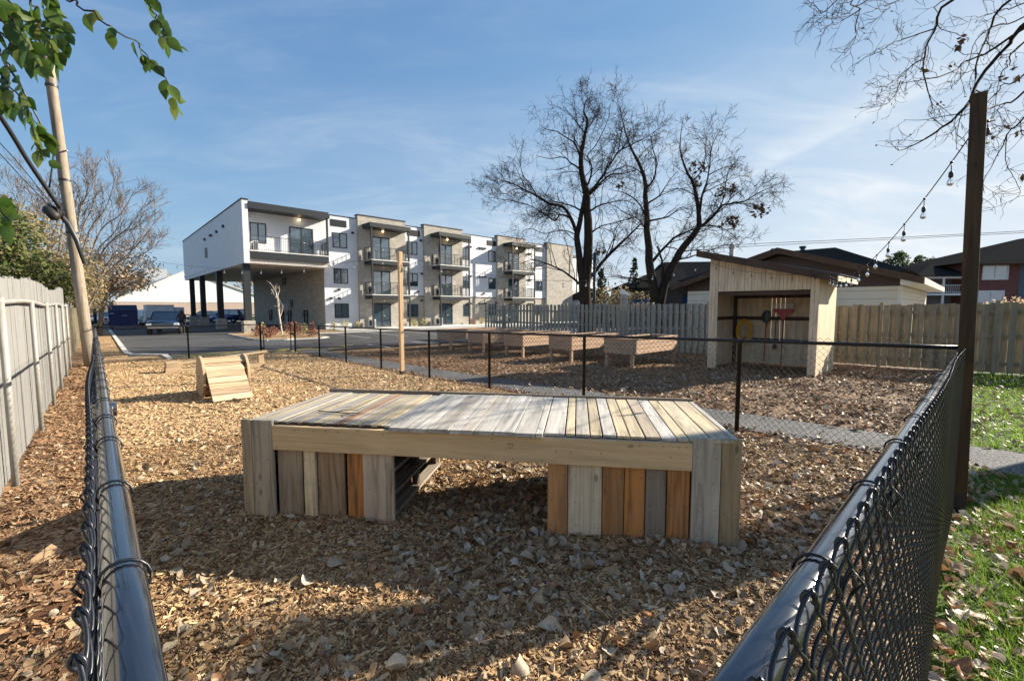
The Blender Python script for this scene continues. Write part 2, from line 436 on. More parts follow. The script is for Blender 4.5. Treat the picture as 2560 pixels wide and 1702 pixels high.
# ------------------------------------------------------------------ camera, sun, sky
cam = bpy.data.cameras.new('camera'); co = bpy.data.objects.new('camera', cam); COL.objects.link(co)
cam.sensor_width = 36; cam.lens = 36 * FOC / 2560; cam.clip_end = 6000; cam.clip_start = 0.02
co.location = (0, 0, H0); co.rotation_euler = (R(90) - TH, 0, 0)
S.camera = co
SUN_AZ, SUN_EL = math.atan2(0.923, 0.384), R(24.5)      # azimuth clockwise from +Y
sd = Vector((math.sin(SUN_AZ) * math.cos(SUN_EL), math.cos(SUN_AZ) * math.cos(SUN_EL), math.sin(SUN_EL)))
sl = bpy.data.lights.new('sun', 'SUN'); sl.energy = 5.0; sl.angle = R(0.53); sl.color = (1.0, 0.90, 0.74)
so = bpy.data.objects.new('sun', sl); COL.objects.link(so); so.location = sd * 50
so.rotation_euler = sd.to_track_quat('Z', 'Y').to_euler()

w = bpy.data.worlds.new("World"); S.world = w; w.use_nodes = True
nt = w.node_tree; bg = nt.nodes['Background']
sky = nt.nodes.new('ShaderNodeTexSky'); sky.sky_type = 'NISHITA'; sky.sun_disc = False
sky.sun_elevation = SUN_EL; sky.sun_rotation = SUN_AZ; sky.air_density = 1.0; sky.dust_density = 0.6; sky.ozone_density = 2.2
tc = nt.nodes.new('ShaderNodeTexCoord'); sx = nt.nodes.new('ShaderNodeSeparateXYZ'); nt.links.new(tc.outputs['Generated'], sx.inputs[0])
zz = math_n(nt, 'ADD', math_n(nt, 'MAXIMUM', sx.outputs[2], 0.0), 0.22)
cx = math_n(nt, 'DIVIDE', sx.outputs[0], zz); cy = math_n(nt, 'DIVIDE', sx.outputs[1], zz)
cb = nt.nodes.new('ShaderNodeCombineXYZ'); nt.links.new(cx, cb.inputs[0]); nt.links.new(cy, cb.inputs[1])
mp = nt.nodes.new('ShaderNodeMapping'); mp.inputs['Rotation'].default_value = (0, 0, R(-28)); mp.inputs['Scale'].default_value = (0.62, 1.5, 1.0)
mp.inputs['Location'].default_value = (0.35, 0.2, 0)
nt.links.new(cb.outputs[0], mp.inputs['Vector'])
n1 = noise(nt, mp.outputs[0], 0.85, 7, 0.58, 0.55)
n2 = noise(nt, mp.outputs[0], 3.0, 6, 0.65, 1.0)
veil = ramp(nt, n1, [(0.36, 0.0), (0.66, 1.0)])
wisp = ramp(nt, n2, [(0.42, 0.25), (0.7, 1.0)])
cl = math_n(nt, 'MULTIPLY', veil, wisp)
side = math_n(nt, 'MULTIPLY_ADD', sx.outputs[0], 0.42); nt.nodes[-1].inputs[2].default_value = 0.42   # thicker veil towards the sun
side = math_n(nt, 'MINIMUM', math_n(nt, 'MAXIMUM', side, 0.38), 0.9)
cl = math_n(nt, 'MULTIPLY', cl, side)
# a straight streak of high cloud low in the south east
st_d = math_n(nt, 'ADD', math_n(nt, 'MULTIPLY', cx, 0.944), math_n(nt, 'MULTIPLY', cy, 0.33))
st_d = math_n(nt, 'ADD', st_d, math_n(nt, 'MULTIPLY', math_n(nt, 'SUBTRACT', n2, 0.5), 0.10))
st = ramp(nt, math_n(nt, 'DIVIDE', math_n(nt, 'SUBTRACT', st_d, 1.0), 0.8), [(0.05, 0.0), (0.42, 0.4), (0.63, 1.0), (0.74, 0.0)])
st = math_n(nt, 'MULTIPLY', st, ramp(nt, sx.outputs[0], [(0.24, 0.0), (0.46, 1.0)]))
st = math_n(nt, 'MULTIPLY', st, ramp(nt, n2, [(0.3, 0.55), (0.6, 1.0)]))
# pale air along the horizon, thicker towards the sun
hz = ramp(nt, sx.outputs[2], [(0.0, 1.0), (0.08, 0.78), (0.22, 0.36), (0.5, 0.0)])
hz = math_n(nt, 'MULTIPLY', hz, ramp(nt, math_n(nt, 'ADD', math_n(nt, 'MULTIPLY', sx.outputs[0], 0.5), 0.5), [(0.2, 0.0), (0.475, 0.36), (0.78, 0.75)]))
tot = math_n(nt, 'MINIMUM', math_n(nt, 'ADD', cl, hz), 0.92)
tot = math_n(nt, 'MAXIMUM', tot, math_n(nt, 'MULTIPLY', st, 0.72))
def vmath(op, a, b, c=None):
    m = nt.nodes.new('ShaderNodeVectorMath'); m.operation = op
    for k, v in enumerate((a, b, c)):
        if v is None: continue
        if isinstance(v, bpy.types.NodeSocket): nt.links.new(v, m.inputs[k])
        else: m.inputs[k].default_value = v
    return m.outputs[0]
SKY_GAIN, SKY_MAX = 0.96, 3.1                    # soft shoulder: the air near the sun stays blue grey instead of white
e = vmath('MULTIPLY', sky.outputs[0], (SKY_GAIN * 0.56, SKY_GAIN * 0.86, SKY_GAIN * 1.36))
air = vmath('DIVIDE', e, vmath('MULTIPLY_ADD', e, (1 / (SKY_MAX * .78), 1 / (SKY_MAX * .86), 1 / (SKY_MAX * .98)), (1, 1, 1)))
CLOUD = (2.55, 2.70, 2.83)
col = mix(nt, air, CLOUD, tot)
nt.links.new(col, bg.inputs['Color']); bg.inputs['Strength'].default_value = 0.137
vs = S.view_settings; vs.view_transform = 'Standard'; vs.look = 'None'; vs.gamma = 1; vs.exposure = 1.37; vs.use_curve_mapping = False
S.cycles.max_bounces = 8; S.cycles.transparent_max_bounces = 12
S.cycles.use_denoising = True
S.cycles.sample_clamp_indirect = 6.0

# ------------------------------------------------------------------ ground
def sheet(name, mat, a0, a1, b0, b1, h, res=0.5, disp=None, mask=None, kind='structure', smooth=True):
    na = max(2, int(round((a1 - a0) / res)) + 1); nb = max(2, int(round((b1 - b0) / res)) + 1)
    A, B = np.meshgrid(np.linspace(a0, a1, na), np.linspace(b0, b1, nb), indexing='ij')
    V = PTn(A, B, h)
    if disp is not None: V[..., 2] += disp(V[..., 0], V[..., 1], A, B)
    idx = np.arange(na * nb).reshape(na, nb)
    q = np.stack([idx[:-1, :-1], idx[1:, :-1], idx[1:, 1:], idx[:-1, 1:]], -1).reshape(-1, 4)
    if mask is not None:
        cA = (A[:-1, :-1] + A[1:, 1:]) / 2; cB = (B[:-1, :-1] + B[1:, 1:]) / 2
        q = q[mask(cA, cB).ravel()]
    o = MB().addn(V, q).build(name, mat, smooth=smooth)
    return tag(o, kind=kind)

def poly_sheet(name, mat, pts, h, kind='structure'):
    """flat-lying polygon on level ground"""
    v = [tuple(PT(a, b, h)) for a, b in pts]
    return tag(MB().add(v, [tuple(range(len(v)))]).build(name, mat), kind=kind)

def lump(x, y, s=1.0):
    return (np.sin(2.1*x + 0.7*y) * np.sin(1.7*y - 0.9*x) * 0.5 + np.sin(5.3*x + 2.2) * np.sin(4.7*y + 1.1*x) * 0.3
            + np.sin(11*x - 3*y) * np.sin(9*y + 4*x) * 0.2) * s

soil = ground_mat('far_ground', [(0.3, (0.10, 0.085, 0.05)), (0.7, (0.20, 0.17, 0.10))], 0.3, 4)
rr = [0, 6, 12, 18, 24, 30, 40, 60, 100, 200, 500, 1500, 4000]
gv = []; 
xs = sorted({-x for x in rr} | set(rr)); ys = sorted({-x for x in (6, 12, 40, 200, 1500, 4000)} | set(rr) | {8, 10, 11, 13, 14, 15, 16, 17, 19, 20, 22})
XX, YY = np.meshgrid(xs, ys, indexing='ij')
idx = np.arange(XX.size).reshape(XX.shape)
tag(MB().addn(np.stack([XX, YY, Gn(YY) - 0.06], -1), np.stack([idx[:-1, :-1], idx[1:, :-1], idx[1:, 1:], idx[:-1, 1:]], -1).reshape(-1, 4)).build('ground', soil, smooth=True), kind='structure')

A1, B1 = 6.2, 20.15                            # the pen: a 0..6.2, b 0..20.15
mulch_m = ground_mat('mulch_fresh', [(0.25, (0.12, 0.06, 0.026)), (0.42, (0.34, 0.20, 0.095)), (0.58, (0.52, 0.345, 0.18)), (0.75, (0.68, 0.51, 0.31))], 1.1, 34, vor=46, bmp=0.9, bdist=0.03,
                     big=(0.5, (0.20, 0.105, 0.05), 0.56, 0.65))
mulch_d = ground_mat('mulch_dark', [(0.25, (0.045, 0.025, 0.015)), (0.45, (0.15, 0.085, 0.048)), (0.6, (0.25, 0.155, 0.09)), (0.78, (0.42, 0.31, 0.20))], 1.3, 30, vor=38, bmp=0.9, bdist=0.03)
lawn_m = ground_mat('lawn_soil', [(0.3, (0.035, 0.055, 0.012)), (0.6, (0.08, 0.13, 0.02)), (0.8, (0.16, 0.20, 0.04))], 1.6, 26, bmp=0.8, bdist=0.03)
path_m = ground_mat('path_asphalt', [(0.34, (0.03, 0.032, 0.036)), (0.5, (0.085, 0.087, 0.092)), (0.68, (0.21, 0.21, 0.215))], 1.0, 75, vor=90, bmp=0.8, bdist=0.006)
lot_m = ground_mat('lot_asphalt', [(0.3, (0.060, 0.062, 0.066)), (0.6, (0.092, 0.093, 0.098)), (0.85, (0.15, 0.15, 0.155))], 0.35, 60, bmp=0.35, bdist=0.006)
paint_w = pmat('white_road_paint', (0.62, 0.62, 0.60), 0.7, var=0.12, scale=6)
paint_y = pmat('yellow_road_paint', (0.62, 0.46, 0.07), 0.7, var=0.25, scale=5)

def pen_disp(x, y, A, B):
    near = np.clip((9 - np.hypot(x, y)) / 6, 0.25, 1)
    mound = 0.07 * np.exp(-((A - 0.9)**2 + (B - 10.4)**2) / 0.25) + 0.05 * np.exp(-((B - 19.2)**2) / 0.3)
    return lump(x, y, 0.022) * near + mound
sheet('mulch', mulch_m, -0.02, A1, -0.02, B1, 0.0, 0.085, pen_disp)
mulch_s = ground_mat('mulch_old', [(0.25, (0.07, 0.036, 0.02)), (0.45, (0.22, 0.12, 0.065)), (0.6, (0.34, 0.21, 0.12)), (0.78, (0.48, 0.35, 0.22))], 1.3, 30, vor=38, bmp=0.9, bdist=0.03)
sheet('mulch_strip', mulch_s, -1.2, -0.02, -3.0, 36, 0.004, 0.16, lambda x, y, A, B: lump(x, y, 0.02))
sheet('planting_bed', mulch_d, 7.42, 18.6, -0.05, 19.0, 0.0, 0.2, lambda x, y, A, B: lump(x, y, 0.025) - 0.03 * np.clip((7.7 - A) / 0.3, 0, 1))
sheet('mulch_verge', mulch_d, A1, 6.36, -0.3, 20.6, 0.002, 0.16, lambda x, y, A, B: lump(x, y, 0.01))
sheet('path', path_m, 6.34, 7.44, -7.0, 20.6, 0.012, 0.4)
sheet('lawn', lawn_m, -2.0, 6.36, -9.0, -0.02, 0.0, 0.2, lambda x, y, A, B: lump(x, y, 0.02))
sheet('lawn_far', lawn_m, 7.42, 18.6, -9.0, -0.05, 0.0, 0.2, lambda x, y, A, B: lump(x, y, 0.02))
sheet('parking_lot', lot_m, 0.85, 40.0, 20.15, 33.2, -0.012, 1.0, mask=lambda A, B: (A > 6.34) | (B > 22.4) | (A > 1.95))
sheet('driveway', lot_m, 0.85, 14.0, 33.2, 78.0, -0.012, 1.0)
sheet('verge_grass', lawn_m, -12.0, 40.0, 78.0, 110.0, 0.01, 4.0)
sheet('corner_mulch', mulch_m, -0.02, 1.95, 20.15, 23.7, 0.01, 0.15, lambda x, y, A, B: lump(x, y, 0.03), mask=lambda A, B: (A < 0.87) | (B < 22.45))
sheet('mulch_strip_far', mulch_m, -0.02, 0.87, 23.7, 50, 0.02, 0.4)
sheet('lot_verge', mulch_d, 6.4, 30.0, 18.2, 19.3, 0.01, 0.25, lambda x, y, A, B: lump(x, y, 0.02), mask=lambda A, B: (A > 7.5))
sheet('forecourt', M['concrete'], 14.1, 60.0, 33.4, 37.8, 0.10, 1.0)
# kerbs
M['kerbwhite'] = pmat('pale_kerb', (0.66, 0.65, 0.62), 0.85, var=0.12, scale=5, bmp=0.1)
def kerb(name, pts, wd=0.17, h=0.06):
    m = MB()
    for (a, b), (c, d) in zip(pts[:-1], pts[1:]):
        p, q = PT(a, b, h / 2 - 0.02), PT(c, d, h / 2 - 0.02)
        e = (q - p).normalized() * wd * 0.5
        m.bar(p - e, q + e * 0.98, wd, h + 0.04)
    return tag(m.build(name, M['kerbwhite']), kind='structure')
kerb('kerb', [(0.9, 50), (0.9, 24.2), (1.05, 23.3), (1.7, 22.6), (1.95, 22.2), (1.95, 20.4)])
kerb('kerb', [(14.0, 33.3), (27.0, 33.3), (40.0, 33.3), (60, 33.3)])
isl = [(6.9, 36.4), (6.9, 29.2), (7.3, 28.5), (8.2, 28.2), (10.2, 28.2), (10.8, 28.6), (10.9, 29.4), (10.9, 32.6), (11.4, 33.3), (13.9, 33.3)]
kerb('kerb', isl)
isl_poly = isl + [(14.05, 33.3), (14.05, 37.55), (6.9, 37.55)]
v = [tuple(PT(a, b, 0.07)) for a, b in isl_poly]
tag(MB().add(v, [tuple(range(len(v)))]).build('island_bed', mulch_m), kind='structure')
# painted bays and the yellow hatching by the gate
mk = MB()
def stripe(m, a, b, c, d, wd=0.11, h=0.002):
    p, q = PT(a, b, h), PT(c, d, h); n = Vector((-(q - p).y, (q - p).x, 0)).normalized() * wd / 2
    m.add([p - n, q - n, q + n, p + n], [(0, 1, 2, 3)])
for k in range(8): stripe(mk, 12.6 + 2.62 * k, 26.2, 12.6 + 2.62 * k, 32.4)
for k in range(6): stripe(mk, 10.3 + 2.62 * k, 19.4, 10.3 + 2.62 * k, 21.8)
for k in range(5): stripe(mk, 11.4 + 2.62 * k, 25.4, 11.9 + 2.62 * k, 25.4, 0.10)
tag(mk.build('parking_lines', paint_w), kind='structure')
my = MB()
for k in range(5): stripe(my, 2.2 + 1.0 * k, 20.6, 3.6 + 1.0 * k, 22.0, 0.1)
stripe(my, 2.1, 22.0, 6.9, 22.0); stripe(my, 2.1, 20.7, 6.3, 20.7); stripe(my, 6.9, 22.0, 7.5, 20.9)
stripe(my, 8.2, 21.6, 9.6, 22.0); stripe(my, 7.9, 20.8, 9.0, 21.0); stripe(my, 9.3, 20.4, 10.2, 19.9)
tag(my.build('yellow_lines', paint_y), kind='structure')

# ------------------------------------------------------------------ loose stuff
def scatter_chips(name, mat, A, B, size, extra=0.0, surf=None):
    n = len(A); P = PTn(A, B, 0.006 + extra)
    if surf is not None: P[:, 2] += surf(P[:, 0], P[:, 1], A, B)
    L = size * rng.lognormal(0, 0.5, n); Wd = L * rng.uniform(0.16, 0.45, n); T = np.clip(L * 0.12, 0.002, 0.008)
    yaw = rng.uniform(0, 2*np.pi, n); pit = rng.normal(0, 0.35, n); rol = rng.normal(0, 0.4, n)
    ex = np.stack([np.cos(yaw)*np.cos(pit), np.sin(yaw)*np.cos(pit), np.sin(pit)], -1)
    s0 = np.stack([-np.sin(yaw), np.cos(yaw), np.zeros(n)], -1); nz = np.cross(ex, s0)
    ey = s0*np.cos(rol)[:, None] + nz*np.sin(rol)[:, None]; ez = np.cross(ex, ey)
    c = np.array([(-1,-.8,-1),(1,-1,-1),(.9,1,-1),(-1,.9,-1),(-1,-.8,1),(1,-1,1),(.9,1,1),(-1,.9,1)], float) * 0.5
    V = P[:, None] + c[None, :, 0, None]*(ex*L[:, None])[:, None] + c[None, :, 1, None]*(ey*Wd[:, None])[:, None] + c[None, :, 2, None]*(ez*T[:, None])[:, None]
    f = np.array([(4,5,6,7),(0,1,5,4),(1,2,6,5),(2,3,7,6),(3,0,4,7)])
    F = (f[None] + (np.arange(n)*8)[:, None, None]).reshape(-1, 4)
    return tag(MB().addn(V.reshape(-1, 3), F).build(name, mat), kind='stuff')

def scatter_leaves(name, mat, A, B, size, extra=0.0, surf=None, label=None):
    n = len(A); P = PTn(A, B, 0.010 + extra)
    if surf is not None: P[:, 2] += surf(P[:, 0], P[:, 1], A, B)
    L = size * rng.lognormal(0, 0.30, n)
    yaw = rng.uniform(0, 2*np.pi, n); pit = rng.normal(0, 0.36, n); rol = rng.normal(0, 0.42, n)
    ex = np.stack([np.cos(yaw)*np.cos(pit), np.sin(yaw)*np.cos(pit), np.sin(pit)], -1)
    s0 = np.stack([-np.sin(yaw), np.cos(yaw), np.zeros(n)], -1); nz = np.cross(ex, s0)
    ey = s0*np.cos(rol)[:, None] + nz*np.sin(rol)[:, None]; ez = np.cross(ex, ey)
    curl = rng.normal(0.3, 0.45, n)*np.where(rng.random(n) < .5, 1, -1); fold = rng.normal(0.35, 0.5, n); roll2 = rng.normal(0, 1.1, n)
    rows = np.array([-.5, -.42, -.26, -.06, .16, .36, .5]); wid = np.array([.05, .24, .37, .42, .35, .19, .02])
    cols_ = np.array([-1, -.5, 0, .5, 1.0])
    kind = rng.uniform(0.7, 1.15, n)
    u = rows[None, :, None] + 0.05*np.abs(cols_)[None, None, :] + rng.normal(0, .018, (n, 7, 5))
    w_ = wid[None, :, None]*cols_[None, None, :]*kind[:, None, None]*(1 + rng.normal(0, .13, (n, 7, 5)))
    z = curl[:, None, None]*u**2 + fold[:, None, None]*np.abs(w_) + roll2[:, None, None]*u*w_ + rng.normal(0, .016, (n, 7, 5))
    u, w_, z = (q.reshape(n, 35) for q in (u, w_, z))
    V = P[:, None] + L[:, None, None]*(u[..., None]*ex[:, None] + w_[..., None]*ey[:, None] + z[..., None]*ez[:, None])
    V[..., 2] -= np.minimum(0, V[..., 2].min(1) - P[:, 2] + 0.012)[:, None]
    V[..., 2] -= (np.maximum(0, V[..., 2].max(1) - P[:, 2] - L*.55))[:, None]
    i_ = (np.arange(6)[:, None]*5 + np.arange(4)[None]).ravel()
    f4 = np.stack([i_, i_ + 1, i_ + 6, i_ + 5], -1)
    o = (np.arange(n)*35)[:, None, None]
    return tag(MB().addn(V.reshape(-1, 3), (f4[None] + o).reshape(-1, 4)).build(name, mat, smooth=True), kind='stuff', label=label)

def uni(n, a0, a1, b0, b1): return rng.uniform(a0, a1, n), rng.uniform(b0, b1, n)
def keep(A, B, f):
    k = f(A, B); return A[k], B[k]
def dist(A, B): p = PTn(A, B); return np.hypot(p[:, 0], p[:, 1])
def clump(A, B, s=1.0):
    return 0.5 + 0.5*np.sin(1.9*A*s + 1.3*np.sin(1.1*B*s))*np.sin(1.6*B*s - 1.2*np.sin(1.3*A*s + 2))


def thin(A, B, p):
    k = rng.random(len(A)) < p; return A[k], B[k]
A, B = uni(270000, 0.05, A1 - 0.05, 0.05, 6.5); d = dist(A, B)
A, B = thin(A, B, np.where(d < 2.6, 1.0, np.where(d < 4.5, 0.7, 0.45)))
scatter_chips('wood_chips', M['chips'], A, B, 0.0205, surf=pen_disp)
A, B = uni(52000, 0.05, A1 - 0.05, 6.5, 19.9)
scatter_chips('wood_chips', M['chips_far'], A, B, 0.040, surf=pen_disp)
A, B = uni(22000, -0.62, -0.03, 0.3, 9); scatter_chips('bark_chips', M['chips_old'], A, B, 0.034)
A, B = uni(9000, -0.62, -0.03, 9, 20); scatter_chips('bark_chips', M['chips_old'], A, B, 0.05)
A, B = uni(40000, 7.5, 17.6, 0.0, 18.5); scatter_chips('bark_chips', M['chips_dark'], A, B, 0.055)
A, B = uni(5000, 6.2, 6.5, -0.2, 19); scatter_chips('bark_chips', M['chips_dark'], A, B, 0.04)
# leaves: thick by the right hand fence and in front of the platform, sparse towards the gate
A, B = uni(24000, 0.1, A1 - 0.1, 0.1, 7.0); d = dist(A, B); c = clump(A, B)
A, B = thin(A, B, np.clip(0.12 + 0.85*c**1.5, 0, 1) * np.clip(1.2 - 0.18*B, 0.04, 1) * np.where(A > 1.2, 1, 0.5))
scatter_leaves('fallen_leaves', M['leaves'], A, B, 0.053, surf=pen_disp)
A, B = uni(900, 0.2, A1 - 0.1, 6.0, 19.5); A, B = thin(A, B, np.where(A > 4.8, 0.8, 0.15)); scatter_leaves('fallen_leaves', M['leaves'], A, B, 0.065, surf=pen_disp)
A, B = uni(420, -0.6, -0.04, 0.3, 8); scatter_leaves('fallen_leaves', M['leaves'], A, B, 0.042)
A, B = uni(9500, 7.5, 16.0, 0.0, 11.0); A, B = thin(A, B, 0.10 + 0.7*clump(A, B, 0.8)*np.clip(1.25 - 0.1*B, 0.1, 1)); scatter_leaves('fallen_leaves', M['leaves'], A, B, 0.062)
A, B = uni(900, 6.2, 7.5, -0.3, 12); A, B = thin(A, B, np.where((A > 7.35) | (A < 6.5), 0.9, 0.06)); scatter_leaves('fallen_leaves', M['leaves'], A, B, 0.055, 0.012)
A, B = uni(5200, 0.3, 6.3, -3.0, -0.03); A, B = thin(A, B, np.clip(1.05 + 1.6*B, 0.10, 1)); scatter_leaves('fallen_leaves', M['leaves_lawn'], A, B, 0.058, 0.018)
A, B = uni(2600, 7.5, 16.2, -6, -0.05); A, B = thin(A, B, 0.3 + 0.6*clump(A, B)); scatter_leaves('fallen_leaves', M['leaves'], A, B, 0.065, 0.03)

def scatter_grass(name, A, B, h, wd, seg=3):
    n = len(A); P = PTn(A, B, -0.004)
    H = h * rng.lognormal(0, 0.35, n); yaw = rng.uniform(0, 2*np.pi, n)
    lean = rng.uniform(0.1, 1.0, n); ld = rng.normal(2.6, 1.0, n)
    t = np.linspace(0, 1, seg + 1)
    cx = P[:, None, 0] + (np.cos(ld)*lean*H)[:, None]*t**2; cy = P[:, None, 1] + (np.sin(ld)*lean*H)[:, None]*t**2
    cz = P[:, None, 2] + H[:, None]*(t - 0.35*lean[:, None]*t**2)
    wv = wd*(1 - t**1.5*0.92)[None]*rng.uniform(0.7, 1.3, n)[:, None]
    dx, dy = np.cos(yaw)[:, None]*wv, np.sin(yaw)[:, None]*wv
    V = np.stack([np.stack([cx - dx, cy - dy, cz], -1), np.stack([cx + dx, cy + dy, cz], -1)], 2).reshape(n, -1, 3)
    q = np.array([(2*i, 2*i+1, 2*i+3, 2*i+2) for i in range(seg)])
    F = (q[None] + (np.arange(n)*2*(seg+1))[:, None, None]).reshape(-1, 4)
    return tag(MB().addn(V.reshape(-1, 3), F).build(name, M['grass'], smooth=True), kind='stuff')
A, B = uni(110000, 0.4, 6.3, -2.2, -0.03); A, B = thin(A, B, np.clip(-B*3.2, 0.03, 1)*(0.4 + 0.6*clump(A, B, 2.0)))
scatter_grass('grass', A, B, 0.062, 0.0024)
A, B = uni(46000, 7.48, 17.8, -6.5, -0.1); A, B = thin(A, B, 0.35 + 0.65*clump(A, B, 1.5))
scatter_grass('grass', A, B, 0.075, 0.006)
# ------------------------------------------------------------------ chain link fences
RAIL = 1.22
def fpt(base, dr, nr, s, n, h):
    """points of a fence run: s along, n sideways, h above ground (arrays)"""
    s, n, h = np.broadcast_arrays(np.asarray(s, float), np.asarray(n, float), np.asarray(h, float))
    a = base[0] + s*dr[0] + n*nr[0]; b = base[1] + s*dr[1] + n*nr[1]
    return PTn(a, b, h)

def chain_mesh(mb, base, dr, nr, s0, s1, pitch, n0, wire, hi, zt=1.282, zb=0.03):
    """interlocked zig-zag wires; hi = rounded bends and knuckled ends"""
    hw = pitch / 2
    nw = int((s1 - s0) / hw); nz = int(round((zt - zb) / hw)); dz = (zt - zb) / nz
    pp = 6 if hi else 1
    t = np.arange(nz * pp + 1) / pp                                   # half periods
    if hi:
        x = 0.5 + 0.5 * np.arcsin(0.95 * np.sin(np.pi * (t - 0.5))) / np.arcsin(0.95)
        y = wire * 0.95 * np.cos(np.pi * (t - 0.5)) * 1.0
    else:
        x = (np.round(t).astype(int) % 2).astype(float); y = np.zeros_like(t)
    z = zb + t * dz
    P, i = [], np.arange(nw)
    for par in (0, 1):
        ii = i[i % 2 == par]
        xs = x if par == 0 else 1 - x
        ys = y if par == 0 else -y
        if hi:   # knuckle: the end wire goes over its neighbour and bends back down
            e = 1 if xs[-1] > 0.5 else -1
            q_ = np.linspace(0.35, 2.7, 7); sg_ = 1 if par == 0 else -1
            kx = xs[-1] + e*(0.15*np.sin(q_*.5) + .02); ky = ys[-1] + sg_*wire*1.15*np.sin(q_); kz = z[-1] - 0.0045 + 0.0055*np.cos(q_) - .0006*q_
            X, Y, Z = np.r_[xs, kx], np.r_[ys, ky], np.r_[z, kz]
        else: X, Y, Z = xs, ys, z
        s = s0 + (ii[:, None] + X[None]) * hw
        wob = 0.006*np.sin(s*2.3) if hi else 0
        P.append(fpt(base, dr, nr, s, n0 + Y[None] + wob, Z[None] + 0*s))
    P = np.concatenate(P)
    mb.tubes(P, np.full(P.shape[:2], wire / 2), 6 if hi else 4)

def rail_pts(base, dr, nr, s0, s1, h=RAIL, step=0.5):
    s = np.linspace(s0, s1, max(2, int(abs(s1 - s0)/step) + 1)); return fpt(base, dr, nr, s, 0, h)

def fence_run(label, base, dr, nr, length, posts, pitch, nmesh, hi_to, ends, group='black chain link runs round the dog pen', rail_end=None, wire=0.0033):
    far = nmesh > 0; BK, WR = (M['blackfar'], M['wirefar']) if far else (M['black'], M['wire'])
    o = PT(*base); t = thing('chain_link_fence', label, 'fence', o, 0, group)
    MB().tube(rail_pts(base, dr, nr, 0.0, rail_end or length), 0.021 if far else 0.0178, 20).build('top_rail', BK, t, True, world=True)
    m = MB()
    if hi_to > 0: chain_mesh(m, base, dr, nr, 0.02, min(hi_to, length), pitch, nmesh, wire, True)
    if hi_to < length: chain_mesh(m, base, dr, nr, max(0.02, hi_to), length, pitch*1.0, nmesh, 0.0056 if far else 0.0044, False)
    m.build('wire_mesh', WR, t, True, world=True)
    for s in posts:
        end = s in ends; r = 0.034 if end else (0.028 if far else 0.024)
        P = fpt(base, dr, nr, s, 0, 0)
        c = Vector(P)
        mb = MB()
        if end:
            mb.lathe([(r, -0.1), (r, RAIL + 0.05), (r + 0.006, RAIL + 0.05), (r + 0.006, RAIL + 0.085), (r*0.7, RAIL + 0.105), (0.004, RAIL + 0.112)], 16, c)
            for z in (0.2, 0.6, 1.0): mb.lathe([(r, z), (r + 0.004, z), (r + 0.004, z + 0.025), (r, z + 0.025)], 16, c, cap=False)
        else:
            mb.lathe([(r, -0.1), (r, RAIL - 0.03), (r + 0.006, RAIL - 0.028), (r + 0.006, RAIL + 0.012)], 14, c)
        mb.build('fence_post', BK, t, True, world=True)
    # wire ties round the rail
    s = 0.16
    sg = 1 if nmesh > 0 else -1
    while s < min(length, 9.0):
        an = np.linspace(-0.6, 2*math.pi - 1.2, 15)
        loop_n = 0.0213*np.cos(an) * sg; loop_h = RAIL + 0.0213*np.sin(an)
        tail_n = np.array([nmesh*0.9, nmesh*1.25, nmesh*0.95]); tail_h = np.array([RAIL + 0.018, RAIL + 0.004, RAIL - 0.012])
        n_ = np.r_[nmesh*1.0, nmesh*0.8, loop_n[::-1], tail_n]; h_ = np.r_[RAIL - 0.03, RAIL - 0.016, loop_h[::-1], tail_h]
        s_ = s + np.linspace(-0.006, 0.010, len(n_))
        MB().tubes(fpt(base, dr, nr, s_, n_, h_), np.full(len(n_), 0.0019), 6).build('wire_tie', M['wire'], t, True, world=True); s += 0.30 + 0.09*random.random()
    return t
fence_run('left black chain link fence running from the camera beside the weathered white fence', (0, 0), (0, 1), (1, 0), 20.15, [0.0, 1.75, 4.4, 7.2, 10.0, 12.8, 15.5, 17.9, 20.15], 0.062, -0.031, 3.4, (0.0, 20.15))
fence_run('right black chain link fence with shiny rail beside the lawn', (0, 0), (1, 0), (0, 1), A1, [3.0, A1], 0.060, -0.031, A1, (A1,), wire=0.0033)
fence_run('long black chain link fence between the mulch pen and the asphalt path', (A1, 0), (0, 1), (1, 0), 20.0, [2.07, 4.63, 7.19, 9.57, 12.2, 14.75, 17.2, 20.0], 0.078, 0.034, 0, (20.0,))
fence_run('short far black chain link fence in front of the parking lot', (0, B1), (1, 0), (0, 1), 4.92, [2.5, 4.92], 0.078, 0.034, 0, (4.92,))
# gate
t = thing('fence_gate', 'black chain link gate beside the yellow lines at the far end of the pen', 'gate', PT(5.0, B1 - 0.05))
m = MB(); q = [PT(5.02, B1 - 0.05, 0.08), PT(5.02, B1 - 0.05, 1.2), PT(6.06, B1 - 0.05, 1.2), PT(6.06, B1 - 0.05, 0.08), PT(5.02, B1 - 0.05, 0.08)]
for p1, p2 in zip(q[:-1], q[1:]): m.tube([p1, p2], 0.020, 10)
m.build('gate_frame', M['blackfar'], t, True, world=True)
m = MB(); chain_mesh(m, (5.02, B1 - 0.05), (1, 0), (0, 1), 0.02, 1.02, 0.078, 0.02, 0.0056, False, 1.19, 0.09); m.build('wire_mesh', M['wirefar'], t, True, world=True)
m = MB()
for z in (0.25, 0.95): m.bar(PT(4.94, B1 - 0.05, z), PT(5.04, B1 - 0.05, z), 0.03, 0.05)
m.build('hinge', M['blackfar'], t, world=True)
m = MB().bar(PT(6.04, B1 - 0.07, 0.8), PT(6.17, B1 - 0.07, 0.8), 0.03, 0.07); m.build('latch', M['blackfar'], t, world=True)

